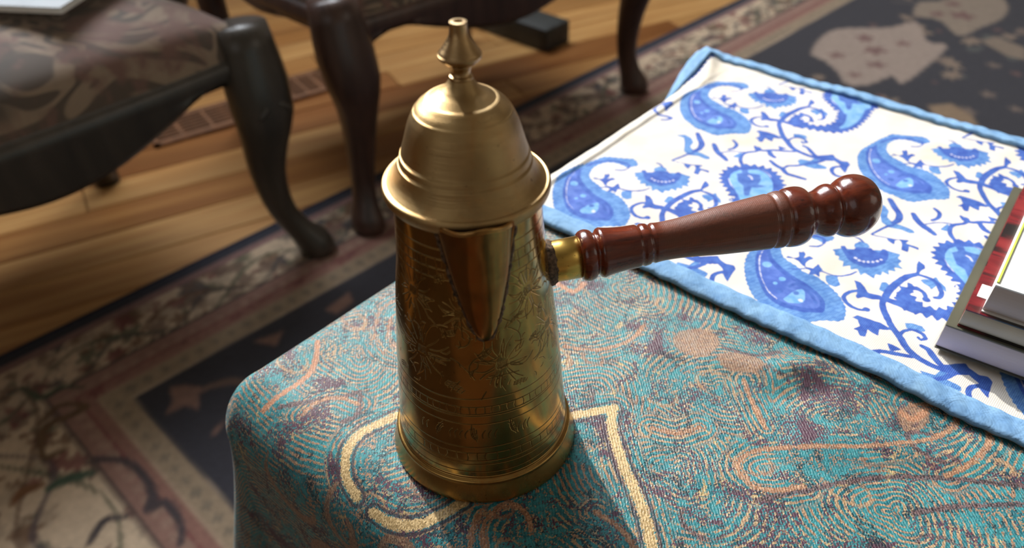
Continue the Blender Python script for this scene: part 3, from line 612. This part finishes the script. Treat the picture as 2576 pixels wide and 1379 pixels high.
    tanv = k.mix(k.ss(wn, .2, .8), (176, 134, 98), (222, 184, 136))
    c = over(c, 's_leaf', k.mix(k.ss(wn, .3, .7), (142, 104, 84), (184, 146, 114)), a=.85)
    c = over(c, 's_small', tanv, a=.7); c = over(c, 's_plum', k.mix(k.ss(wn2, .3, .7), (72, 54, 60), (120, 92, 94)), a=.92)
    c = over(c, 's_orange', k.mix(k.ss(wn, .3, .7), (184, 128, 96), (206, 152, 116)))
    rim = k.math('ABSOLUTE', k.math('SUBTRACT', k.attr('s_tan_wide'), .0016)); c = k.mix(k.math('MULTIPLY', k.ss(rim, .0012, .0004), .8), c, (74, 60, 70))
    c = over(c, 's_tan', k.mix(k.ss(wn, .3, .7), (160, 116, 88), (204, 158, 122))); c = over(c, 's_tan_wide', k.mix(k.ss(wn2, .3, .7), (206, 176, 122), (226, 198, 146)))
    c = k.mix(1.0, c, k.ramp(wn2, [(0, (200, 200, 200)), (1, (255, 255, 255))]), 'MULTIPLY')
    k.set('Base Color', c)
    tw = k.n('TexWave', wave_type='BANDS', bands_direction='DIAGONAL'); k.put(tw.inputs['Vector'], Pj); tw.inputs['Scale'].default_value = 330; tw.inputs['Distortion'].default_value = 1.5; tw.inputs['Detail'].default_value = 1
    k.bump(k.math('ADD', k.math('MULTIPLY', tw.outputs['Fac'], .6), k.math('MULTIPLY', wn, .5)), .65, .0005)
    k.set('Roughness', k.ss(wn2, 0, 1, .42, .66)); k.b.inputs['Specular IOR Level'].default_value = .42; k.b.inputs['Sheen Weight'].default_value = .12; k.b.inputs['Sheen Roughness'].default_value = .35
    o = link('tablecloth', me, k.m); tag(o, 'teal and tan woven paisley cloth draped over the table under the brass pot', 'tablecloth')
    return o
tablecloth()
# ---- block-printed blue and white mat
MA0, MA1, MB0, MB1 = -.336, .40, .335, .6465; HEM = .0138
def mat_pos(A, B, lift, thick):
    """folded over the table's left edge near the pot, stiff and level towards its far corner"""
    R = .014; pa, pb, z = drape(A, np.minimum(B, B1-R-.001), R, lift=.0015)
    pb = np.where(B > B1-R-.001, B, pb)
    t = sstep(.52, .635, B)                                    # 0 folded, 1 level
    out = np.maximum(0, A0+R-A); over_b = np.maximum(0, B-B1)
    flat_z = bumps(A, np.minimum(B, .6))-out*.10*(1-t)-.04*over_b
    fold = out > 0
    X = np.where(fold, pa*(1-t)+A*t, A); Y = np.where(fold, pb*(1-t)+B*t, B)
    Z = np.where(fold, z*(1-t)+flat_z*t, flat_z)
    wr = .0010*fnoise(0, A+1, B+2, 34, 41)+.0005*fnoise(0, A, B, 90, 42)
    rp = .0016*np.exp(-((A+.335)**2+(B-.6465)**2)/.0007)
    ed = np.minimum(np.minimum(A-MA0, MA1-A), np.minimum(B-MB0, MB1-B))
    pucker = .0004*np.sin((A+B)*420+3*np.sin(A*60))*sstep(HEM+.003, HEM, ed)
    tuck = sstep(.0035, 0, ed)*.0016
    # crease between hem and the first motif near the far corner
    cr_ = .0035*np.exp(-(_segd(A, B, (-.322, .632), (-.30, .585))[0]/.006)**2)
    return X, Y, Z+lift+wr+rp+pucker-tuck+cr_*t
def mat():
    xs = axis([(MA0, .06, .0010), (.06, MA1, .004)]); ys = axis([(MB0, MB1, .0010)])
    A, B = np.meshgrid(xs, ys)
    S = [sdf_new(xs, ys) for _ in range(6)]
    a2 = np.array([0.15093, 0.00063]); b2 = np.array([0.00091, 0.16346])
    for lay, kind, fl, w_, s_ in MAT:
        p = np.array(fl, float).reshape(-1, 2)/1e4; w_ = w_/1e4
        if kind == 's': p = np.array(cr(p.tolist(), .002))
        elif kind == 'p' and s_: p = np.array(cr(p.tolist(), .0009 if s_ < 3 else .002, True))
        if kind == 'p' and s_ in (1, 2): p = np.array(wavy(p, .0042 if s_ == 1 else .0058, .0012 if s_ == 1 else .0026, s_))
        for i in range(-3, 5):
            for j in range(-2, 3):
                q = p+i*a2+j*b2
                if q[:, 0].max() < MA0 or q[:, 0].min() > .2 or q[:, 1].max() < MB0 or q[:, 1].min() > MB1: continue
                q = q.tolist()
                if kind == 'p': poly(S[lay], xs, ys, q, .004)
                elif kind == 's': stroke(S[lay], xs, ys, q, w_*1.22, .22, .004)
                else: stroke(S[lay], xs, ys, q, w_, 0, .004)
    X, Y, Z = mat_pos(A, B, .0030, 0)
    at = {'m%d' % i: s for i, s in enumerate(S)}
    ed = np.minimum(np.minimum(A-MA0, MA1-A), np.minimum(B-MB0, MB1-B))
    me = grid('printed_cotton', to_world(X, Y, Z), at, np.stack([A, B], -1), flip=True)
    k = N('block_printed_cotton', .85); P = k.attr('puv', True)
    wob = k.math('MULTIPLY', k.math('SUBTRACT', k.noise(P, 380, 2), .5), .0007)
    wob2 = k.math('MULTIPLY', k.math('SUBTRACT', k.noise(P, 120, 2), .5), .0008)
    wash = k.noise(P, 160, 3, .6); wash2 = k.noise(P, 55, 3, .6)
    c = k.mix(k.math('MULTIPLY', k.ss(k.noise(P, 14, 4, .6), .5, .75), .5), (224, 219, 209), (204, 190, 164))
    def over(c, i, col, soft=.00025, a=1.0):
        d = k.math('ADD', k.math('ADD', k.attr('m%d' % i), wob), wob2); f = k.ss(d, soft, -soft); return k.mix(k.math('MULTIPLY', f, a), c, col)
    rad = k.n('TexWave', wave_type='BANDS', bands_direction='X'); k.put(rad.inputs['Vector'], k.mapv(P, (1, 1, 1), (0, 0, .4))); rad.inputs['Scale'].default_value = 110; rad.inputs['Distortion'].default_value = 5; rad.inputs['Detail Scale'].default_value = 1.5
    mid = k.mix(k.ss(wash, .3, .7), (70, 120, 190), (106, 154, 210)); mid = k.mix(k.math('MULTIPLY', k.ss(rad.outputs['Fac'], .75, .95), .4), mid, (54, 98, 174))
    dark = k.mix(k.ss(wash, .3, .7), (42, 78, 168), (66, 106, 188)); vio = k.mix(k.ss(wash2, .4, .6), (60, 94, 182), (90, 122, 202))
    c = over(c, 0, mid); c = over(c, 1, dark); c = over(c, 2, vio); c = over(c, 3, k.mix(k.ss(wash, .3, .7), (100, 158, 214), (136, 184, 226))); c = over(c, 4, dark, .0005, .9); c = over(c, 5, (222, 222, 236), .0003, .85)
    wv = k.n('TexWave', wave_type='BANDS', bands_direction='X'); k.put(wv.inputs['Vector'], P); wv.inputs['Scale'].default_value = 330
    wv2 = k.n('TexWave', wave_type='BANDS', bands_direction='Y'); k.put(wv2.inputs['Vector'], P); wv2.inputs['Scale'].default_value = 330
    k.bump(k.math('ADD', k.math('ADD', wv.outputs['Fac'], wv2.outputs['Fac']), k.math('MULTIPLY', k.noise(P, 60, 4), 3)), .25, .0005)
    k.set('Base Color', c)
    root = tag(empty('table_mat', ew(.02, .49, .003)), 'white cotton table mat printed with blue paisleys, light blue hem, under the books', 'mat')
    bpy.context.view_layer.update()
    def par(o): o.parent = root; o.matrix_parent_inverse = root.matrix_world.inverted(); return o
    par(link('printed_cotton', me, k.m))
    h = N('light_blue_cotton', .85); P = h.attr('puv', True); n_ = h.noise(P, 90, 4, .6)
    h.set('Base Color', h.ramp(n_, [(.25, (92, 138, 186)), (.75, (136, 178, 214))]))
    w1 = h.n('TexWave', wave_type='BANDS', bands_direction='DIAGONAL'); h.put(w1.inputs['Vector'], P); w1.inputs['Scale'].default_value = 300
    h.bump(h.math('ADD', h.math('MULTIPLY', h.noise(P, 110, 3, .6, .6), 5), h.math('MULTIPLY', w1.outputs['Fac'], .25)), .28, .0008)
    # hem: a strip on top and the turned edge down to the cloth
    xs2 = axis([(MA0, MA0+.016, .002), (MA0+.016, MA1-.016, .0035), (MA1-.016, MA1, .002)]); ys2 = axis([(MB0, MB0+.016, .002), (MB0+.016, MB1-.016, .0035), (MB1-.016, MB1, .002)])
    def strip(a0, a1, b0, b1):
        xa = axis([(a0, a1, .0023 if a1-a0 < .03 else .003)]); ya = axis([(b0, b1, .0023 if b1-b0 < .03 else .003)])
        A, B = np.meshgrid(xa, ya); X, Y, Z = mat_pos(A, B, .0037, 0)
        me = grid('hem', to_world(X, Y, Z), None, np.stack([A, B], -1), flip=True)
        o = par(link('hem', me, h.m)); sm = o.modifiers.new('thickness', 'SOLIDIFY'); sm.thickness = .0022; sm.offset = -1; return o
    strip(MA0-.0004, MA1+.0004, MB0-.0006, MB0+HEM); strip(MA0-.0004, MA1+.0004, MB1-HEM, MB1+.0006)
    strip(MA0-.0006, MA0+HEM, MB0+HEM, MB1-HEM); strip(MA1-HEM, MA1+.0006, MB0+HEM, MB1-HEM)
mat()
# ---- three paperbacks
def books():
    A = math.radians(-37.2); u = Vector((math.cos(A), math.sin(A), 0)); v = Vector((-u.y, u.x, 0)); c0 = Vector((.2307, .2969, .0045))
    page = N('page_block', .8); P = page.obj(); wv = page.n('TexWave', wave_type='BANDS', bands_direction='Z'); page.put(wv.inputs['Vector'], P); wv.inputs['Scale'].default_value = 500; wv.inputs['Distortion'].default_value = 1
    page.set('Base Color', page.mix(wv.outputs['Fac'], (226, 218, 200), (246, 240, 226))); page.bump(wv.outputs['Fac'], .2, .0003)
    def book(off_u, off_v, z0, w_, d_, th, cover, spine, label, shift=0.0, extra=None):
        o = c0+u*off_u+v*off_v; t = tag(empty('paperback_book', (o.x, o.y, z0), A+shift), label, 'book', 'paperbacks stacked on the mat')
        ct = .0007
        link('page_block', box_me('page_block', (w_/2+.001, d_/2, th/2), (w_-.004, d_-.006, th-2*ct), .0004, seg=1), page.m, t)
        for z in (ct/2, th-ct/2): link('cover', box_me('cover', (w_/2, d_/2, z), (w_, d_, ct), 0), cover, t)
        # rounded spine along the near long side
        bm = bmesh.new(); n = 10; vs = []
        prof = [(.0022, 0)]+[(.0022-.0022*math.sin(PI*i/n)**.5-.0006*math.sin(PI*i/n), th*(i/n)) for i in range(1, n)]+[(.0022, th)]
        ring = [[bm.verts.new((x, y_, z)) for y_, z in prof] for x in (0, w_)]
        for i in range(len(prof)-1): bm.faces.new((ring[0][i], ring[1][i], ring[1][i+1], ring[0][i+1]))
        for r in ring: bm.faces.new(r)
        me = from_bm(bm, 'spine'); link('spine', me, spine, t)
        if extra: extra(t, w_, d_, th)
        return t
    olive = plain('olive_green_cover', (88, 88, 74), .4, nz=.06, scale=30); lilac = plain('lilac_grey_spine', (226, 218, 230), .5, nz=.03, scale=20)
    beige = plain('beige_spine', (206, 196, 178), .5, nz=.04); mauve = plain('taupe_spine', (196, 180, 174), .5, nz=.03); white = plain('white_cover', (246, 247, 246), .3, nz=.01)
    k = N('red_and_black_photo_cover', .25); o_ = k.obj(); c = k.ramp(k.noise(k.mapv(o_, (12, 40, 1)), 1.6, 3, .6, .6), [(.40, (26, 20, 26)), (.5, (110, 24, 34)), (.66, (140, 44, 48)), (.8, (50, 40, 48))]); k.set('Base Color', c); k.b.inputs['Coat Weight'].default_value = .6
    book(0, 0, .0045, .24, .165, .0165, olive, lilac, 'thick paperback at the bottom of the stack, olive cover and lilac spine')
    def patch(t, w_, d_, th):
        link('white_print', box_me('white_print', (.0100, .020, th+.0002), (.016, .012, .0003), 0), white, t)
    book(.0050, .002, .0211, .22, .157, .0115, k.m, beige, 'thin paperback in the middle of the stack, red and black cover', extra=patch)
    lime = plain('lime_edge', (206, 224, 96), .5, nz=.02)
    def edge(t, w_, d_, th): link('cover_edge', box_me('cover_edge', (.0004, d_/2, th+.00045), (.0010, d_-.004, .0006), 0), lime, t)
    book(.0118, .004, .0327, .19, .145, .0175, white, mauve, 'topmost paperback of the stack, white cover with thin lime edge', extra=edge)
books()
# ================================================================== BRASS COFFEE POT
def brass(name, base=(196, 160, 100), rough=.24, engr=False, brushed=0.0, dirt=.5):
    k = N(name, rough, 1.0, base); o = k.obj()
    n1 = k.noise(o, 45, 4, .6, .5); n2 = k.noise(o, 260, 3, .6); n3 = k.noise(k.mapv(o, (1, 1, .35)), 90, 5, .65, .8)
    b2 = tuple(c*.66 for c in base); warm = (min(255, base[0]*1.02), base[1]*.80, base[2]*.60)
    c = k.mix(k.math('MULTIPLY', k.ss(n1, .42, .68), dirt), base, b2); c = k.mix(k.math('MULTIPLY', k.ss(n3, .5, .7), dirt*.6), c, warm)
    spots = k.ss(k.noise(o, 620, 2), .70, .76); c = k.mix(k.math('MULTIPLY', spots, .6), c, (70, 46, 26))
    r = k.math('ADD', k.math('MULTIPLY', n3, .16), k.math('MULTIPLY', n1, .10)); r = k.math('ADD', r, rough-.12)
    h = k.math('MULTIPLY', n2, .12)
    if engr:
        e = k.attr('eng'); g = k.ss(e, .00023, .00003)
        c = k.mix(k.math('MULTIPLY', g, .72), c, (58, 38, 20)); r = k.math('ADD', r, k.math('MULTIPLY', g, .3))
        h = k.math('ADD', h, k.math('MULTIPLY', k.ss(e, .00034, .00004), -.8)); h = k.math('ADD', h, k.math('MULTIPLY', k.noise(o, 60, 2), .8))
    if brushed:
        z = k.n('SeparateXYZ'); k.put(z.inputs[0], o); st = k.n('CombineXYZ'); k.put(st.inputs[2], k.math('MULTIPLY', z.outputs[2], 60))
        h = k.math('ADD', h, k.math('MULTIPLY', k.noise(st.outputs[0], 60, 4, .7), brushed))
    k.set('Base Color', c); k.set('Roughness', r); k.bump(h, .5, .0003); return k.m
def pot():
    root = tag(empty('coffee_pot', POT), 'engraved brass coffee pot with domed lid, spout and turned wooden side handle', 'coffee pot')
    bB = brass('engraved_brass', (190, 156, 92), .17, True, dirt=.55); bL = brass('lid_brass', (184, 154, 106), .33, brushed=1.2, dirt=.35); bS = brass('spout_brass', (176, 134, 78), .17, dirt=.7)
    bF = brass('ferrule_brass', (216, 180, 96), .28, dirt=.4); solder = plain('blackened_solder', (84, 68, 54), .6, .5, nz=.55, scale=700)
    # --- body with engraving painted as a distance field in (arc length, height)
    prof = [(.0408, .0125), (.0404, .018), (.0384, .0385), (.0362, .0636), (.0341, .082), (.0320, .0988), (.0302, .1106), (.0288, .1255), (.0284, .132), (.0285, .142)]
    rz = np.array(prof); zs = np.arange(.0125, .1415, .0003); rs = np.interp(zs, rz[:, 1], rz[:, 0])
    kk = np.ones(21)/21; rs = np.convolve(np.pad(rs, 10, 'edge'), kk, 'valid')
    az = np.radians(np.concatenate([np.arange(-205, 25, .5), np.linspace(25, 155, 50)]))
    RU = .036; us = (az+PI/2)*RU
    S = sdf_new(us, zs); r = np.random.default_rng(21)
    def U(deg): return math.radians(deg+90)*RU
    ul, ur = us[0], us[458]
    def ring(z, wob=.00012, w_=.0001):
        x = np.linspace(ul, ur, 90); stroke(S, us, zs, np.stack([x, z+wob*np.sin(x*160+z*9000)], 1).tolist(), w_, m=.001)
    def arc(p, q, b=.0, w_=.00008, tap=.8):
        p, q = np.array(p), np.array(q); m_ = (p+q)/2+np.array([-(q-p)[1], (q-p)[0]])*b
        stroke(S, us, zs, cr([p.tolist(), m_.tolist(), q.tolist()], .001), w_, tap, m=.001)
    low = [.0615, .0571, .0530, .0518, .0473, .0334, .0296, .0249, .0225, .0178]; high = [.1305, .1262, .1220, .1178]
    for z in low+high: ring(z)
    for z0, z1, stp, j in ((.0571, .0530, .0032, .3), (.0296, .0249, .0045, .5), (.1262, .1220, .0036, .6), (.1220, .1178, .005, .6)):
        x = ul
        while x < ur: x += stp*(1+r.uniform(-j, j)*.5); arc((x, z0), (x+r.uniform(-.0004, .0004), z1), r.uniform(-.15, .15), .00007, .4)
    def hatch(cx_, cz, w_, h_, rot, n=5):
        c_, s_ = math.cos(rot), math.sin(rot); f = lambda x, y: (cx_+x*c_-y*s_, cz+x*s_+y*c_)
        for i in range(n):
            t = -1+2*i/(n-1); e = 1-.6*abs(t); arc(f(t*w_, -h_*e), f(t*w_+.0006, h_*e), .05, .00006, .3)
        for t in (-.5, 0, .5): arc(f(-w_*.9, t*h_), f(w_*.9, t*h_), .08, .00006, .3)
    def flower(deg, cz, R, n=17, hole=.28):
        for i in range(n):
            a = 2*PI*i/n+r.uniform(-.08, .08); r0 = R*hole*r.uniform(.9, 1.25); r1 = R*r.uniform(.8, 1.15); b = r.uniform(-.14, .14); u0 = U(deg)
            p = (u0+r0*math.cos(a), cz+r0*math.sin(a)); q = (u0+r1*math.cos(a), cz+r1*math.sin(a)); arc(p, q, b, .00014, .95)
            if i % 4 == 0: arc(p, q, b+.14, .00006, .9)
        for i in range(7): x = U(deg)+(i-3)*.0007; arc((x, cz-.0018), (x+.0003, cz+.0018), .1, .0001)
    for d, z, R in ((-129, .082, .0135), (-71.8, .0779, .0125), (-137, .108, .0125), (-27, .084, .0115), (-173, .09, .013), (-45, .107, .012), (-3, .10, .012), (-98, .1035, .009)): flower(d, z, R)
    for d, z, w_, h_, ro in ((-105, .0675, .004, .0028, -.5), (-94, .0415, .0012, .0052, .25), (-150, .066, .003, .002, .3), (-112, .118, .003, .0022, .4), (-107, .094, .0035, .0012, .5), (-60, .066, .0032, .0016, -.1), (-50, .105, .0028, .0024, .6),
                             (-57, .098, .004, .0011, .35), (-35, .095, .0016, .0034, -.5), (-118, .042, .001, .0045, -.3), (-68, .043, .001, .005, .3), (-82, .085, .0012, .0034, -.6), (-45, .085, .0028, .0012, .4), (-20, .07, .003, .0015, 0)): hatch(U(d), z, w_, h_, ro)
    for d in (-110, -106.5, -103, -99.5, -88, -84, -80, -64, -60, -57, -128, -132): arc((U(d), .0385), (U(d)+.0012, .0435), .15, .00016)
    for _ in range(120):                                   # short leaf cuts between the flowers
        d, z = r.uniform(-200, 15), r.uniform(.065, .116); a = r.uniform(0, 6.3); L_ = r.uniform(.002, .006); arc((U(d), z), (U(d)+L_*math.cos(a), z+L_*math.sin(a)), r.uniform(-.3, .3), .00014, .9)
    for _ in range(34):                                    # tendrils
        d, z = r.uniform(-200, 15), r.uniform(.07, .112); x, y, a = U(d), z, r.uniform(0, 6.3); pts = [(x, y)]; cu = r.uniform(-.5, .5)
        for i in range(8): a += cu+r.uniform(-.2, .2); x += .0018*math.cos(a); y += .0018*math.sin(a); pts.append((x, min(max(y, .063), .116)))
        stroke(S, us, zs, cr(pts, .0012), .0001, 0, m=.001)
    S = np.abs(S) if False else np.maximum(S, 0)
    AZ, Z = np.meshgrid(az, zs); Rr = np.repeat(rs[:, None], len(az), 1)
    dent = .00018*fnoise(0, AZ*1.6+9, Z*40+3, 1.7, 3)
    me = grid('body', np.stack([(Rr+dent)*np.cos(AZ), (Rr+dent)*np.sin(AZ), Z], -1), {'eng': S}); link('body', me, bB, root)
    base = [(.0445, 0), (.0451, .0006), (.0452, .0018), (.0446, .004), (.0436, .0072), (.0427, .0100), (.0424, .0112), (.0427, .0118), (.0425, .0126), (.0414, .0131), (.0405, .0136), (.0405, .0150), (.030, .0150)]
    link('base_ring', lathe('base_ring', [(.030, .0004)]+dense(base, .0005), 160, False), brass('base_brass', (186, 148, 86), .27, dirt=.5), root)
    # --- spout: folded beak soldered to the body
    SA = math.radians(-81.5); er = Vector((math.cos(SA), math.sin(SA), 0)); et = Vector((-er.y, er.x, 0))
    zb, zt = .0915, .1428; nv, nu = 40, 41; Vt = []
    P = np.zeros((nv, nu, 3))
    for i in range(nv):
        t = i/(nv-1)
        for j in range(nu):
            s = -1+2*j/(nu-1); hw = .0002+.0138*t**.55; pr_ = .0003+.0062*t**.7
            bodyr = float(np.interp(zb+(zt-zb)*t, zs, rs)) if zb+(zt-zb)*t < zs[-1] else rs[-1]
            x = hw*s; cs = max(0, 1-abs(s)**3.2)**.62; rb = math.sqrt(max(bodyr**2-x*x, 1e-9))
            flat = cs*pr_*(1+.10*math.cos(s*PI)*t)
            z = zb+(zt-zb)*t-.0016*t**3*(abs(s)**2.2)+.0006*math.sin(s*5+1)*t**4
            q = er*(rb+flat-.0004)+et*x; P[i, j] = (q.x, q.y, z)
    me = grid('spout', P); sp = link('spout', me, bS, root); so = sp.modifiers.new('sheet', 'SOLIDIFY'); so.thickness = .0009; so.offset = 1
    rr_ = random.Random(4)
    for s in (-1, 1):
        pts = [Vector(P[i, 0 if s < 0 else nu-1]) for i in range(0, nv, 1)]
        pts = [p+er*.0003+et*s*.0003+Vector((rr_.uniform(-1, 1), rr_.uniform(-1, 1), rr_.uniform(-1, 1)))*.00022 for p in pts]
        link('solder_seam', tube('solder_seam', pts, [.0007+.0009*rr_.random() for _ in pts], 8), solder, sp)
    link('lip', tube('lip', [Vector(P[nv-1, j])+er*.0004 for j in range(nu)], [.0007]*nu, 10), bS, sp)
    # --- lid: bell with rolled rim and finial, tipped a touch
    lid = empty('lid', (0, 0, .1375)); lid.parent = root; lid.rotation_euler = (0, math.radians(1.1), 0)
    L0 = .1375
    bell = [(.0275, .1372), (.0292, .1377), (.0304, .1386), (.0313, .1402), (.0316, .1418), (.0314, .1431), (.0307, .1438), (.0307, .1438), (.0299, .1436), (.0299, .1436), (.0288, .1445), (.0277, .1455), (.0266, .1469), (.0256, .1487), (.0248, .1507), (.0245, .1514), (.0245, .1514), (.0243, .1515), (.0243, .1518), (.0243, .1518), (.0237, .1537), (.0234, .1545), (.0234, .1545), (.0232, .1546), (.0232, .1549), (.0232, .1549), (.0218, .1590), (.0204, .1635), (.0191, .1668), (.0172, .1703), (.0172, .1703), (.0160, .1719), (.0140, .1738), (.0127, .1748), (.0127, .1748), (.0119, .1750), (.0119, .1750), (.0092, .1768), (.0068, .1785), (.0052, .1802), (.0042, .1818), (.0037, .1828)]
    link('lid_bell', lathe('lid_bell', [(r_, z-L0-.0013*min(1, max(0, (z-.170)/.008))) for r_, z in dense(bell, .0005)], 144, False), bL, lid)
    fin = [(.0034, .1815), (.0040, .1820), (.0042, .1828), (.0036, .1833), (.0036, .1833), (.0033, .1840), (.0033, .1848), (.0037, .1858), (.0042, .1868), (.0042, .1868), (.0050, .1872), (.0064, .1884), (.0072, .1893), (.0073, .1903), (.0073, .1903), (.0068, .1912), (.0056, .1928), (.0044, .1946), (.0036, .1960), (.0031, .1974), (.0029, .1988), (.0028, .2014), (.0028, .2014), (.0016, .2015), (.0016, .2015), (.0014, .2005), (.0002, .2004)]
    link('finial', lathe('finial', [(r_, z-L0-.0013-.09*max(0, z-.190)) for r_, z in dense(fin, .0004)], 96, False), brass('finial_brass', (190, 158, 112), .25, brushed=.8, dirt=.35), lid)
    # --- handle
    HA, HE = math.radians(9), math.radians(4.0); ax = Vector((math.cos(HA)*math.cos(HE), math.sin(HA)*math.cos(HE), math.sin(HE)))
    hd = empty('handle'); hd.parent = root; hd.matrix_local = Matrix.Translation(Vector((math.cos(HA)*.0327, math.sin(HA)*.0327, .0997))) @ ax.to_track_quat('Z', 'Y').to_matrix().to_4x4()
    pts = [(1455, 106), (1456, 112), (1462, 124), (1475, 130), (1488, 121), (1494, 106), (1498, 104), (1503, 118), (1510, 126), (1522, 121), (1540, 115), (1570, 109), (1598, 107), (1603, 101), (1607, 101), (1611, 106), (1624, 103), (1629, 95), (1634, 95), (1638, 100), (1660, 97), (1700, 99), (1750, 108), (1800, 119), (1850, 127), (1900, 134), (1926, 137), (1931, 131), (1936, 131), (1941, 138), (1957, 141), (1962, 135), (1967, 135), (1973, 144), (1990, 148), (2006, 145), (2018, 134), (2027, 113), (2036, 107), (2048, 109), (2060, 119), (2070, 128), (2080, 131), (2088, 126), (2093, 114), (2097, 112), (2101, 118), (2108, 132), (2118, 144), (2128, 151), (2138, 154), (2150, 153), (2162, 147), (2175, 135), (2187, 117), (2197, 92), (2204, 62), (2208, 30), (2209, 4)]
    sc_x = .1328/765
    hp = [(d/2/(6010-190*(x-1385)/765), (x-1385)*sc_x) for x, d in pts]
    k = N('varnished_mahogany', .22); o = k.obj(); grain = k.noise(k.mapv(o, (1, 1, .10)), 420, 5, .6, .4); pat = k.noise(k.mapv(o, (1, 1, .6)), 90, 4, .6, .6); fleck = k.noise(o, 900, 3)
    c = k.ramp(grain, [(.3, (70, 26, 15)), (.72, (132, 54, 26))]); c = k.mix(k.ss(pat, .42, .66), c, (96, 40, 30))
    c = k.mix(k.math('MULTIPLY', k.ss(k.math('ADD', k.math('MULTIPLY', pat, .7), k.math('MULTIPLY', fleck, .3)), .58, .64), .75), c, (54, 26, 18))
    z = k.n('SeparateXYZ'); k.put(z.inputs[0], o)
    worn = k.math('MULTIPLY', k.ss(z.outputs[2], .042, .050), k.ss(z.outputs[2], .103, .097)); c = k.mix(k.math('MULTIPLY', worn, .35), c, (120, 76, 52))
    k.set('Base Color', c); k.set('Roughness', k.math('ADD', k.math('MULTIPLY', worn, .28), k.math('ADD', .14, k.math('MULTIPLY', pat, .16))))
    k.b.inputs['Coat Weight'].default_value = .6; k.b.inputs['Coat Roughness'].default_value = .1
    wv = k.n('TexWave', wave_type='BANDS', bands_direction='Z'); k.put(wv.inputs['Vector'], o); wv.inputs['Scale'].default_value = 420; wv.inputs['Distortion'].default_value = .6
    k.bump(k.math('ADD', k.math('MULTIPLY', k.math('MULTIPLY', wv.outputs['Fac'], worn), .13), k.math('ADD', k.math('MULTIPLY', fleck, .5), k.math('MULTIPLY', pat, .6))), .35, .0004)
    link('grip', lathe('grip', [(.004, hp[0][1])]+dense(hp, .0005), 96, False), k.m, hd)
    link('ferrule', lathe('ferrule', [(.0086, -.003), (.0087, .004), (.0088, .0128), (.0074, .0132)], 72, False), bF, hd)
    fl = bmesh.new(); n = 64; rings = []
    for i, (z_, r_) in enumerate(((-.0036, .0102), (-.0016, .0099), (.0000, .0095), (.0010, .0091), (.0016, .0086))):
        rings.append([fl.verts.new(((r_+rr_.uniform(-.0004, .0004))*math.cos(2*PI*j/n), (r_+rr_.uniform(-.0004, .0004))*math.sin(2*PI*j/n), z_+rr_.uniform(-.0003, .0003)-(.0010 if i < 3 else 0)*abs(math.cos(2*PI*j/n))*0)) for j in range(n)])
    for a, b in zip(rings, rings[1:]):
        for j in range(n): fl.faces.new((a[j], a[(j+1) % n], b[(j+1) % n], b[j]))
    me = from_bm(fl, 'solder_collar'); smooth(me); link('solder_collar', me, solder, hd)
pot()
sheet()
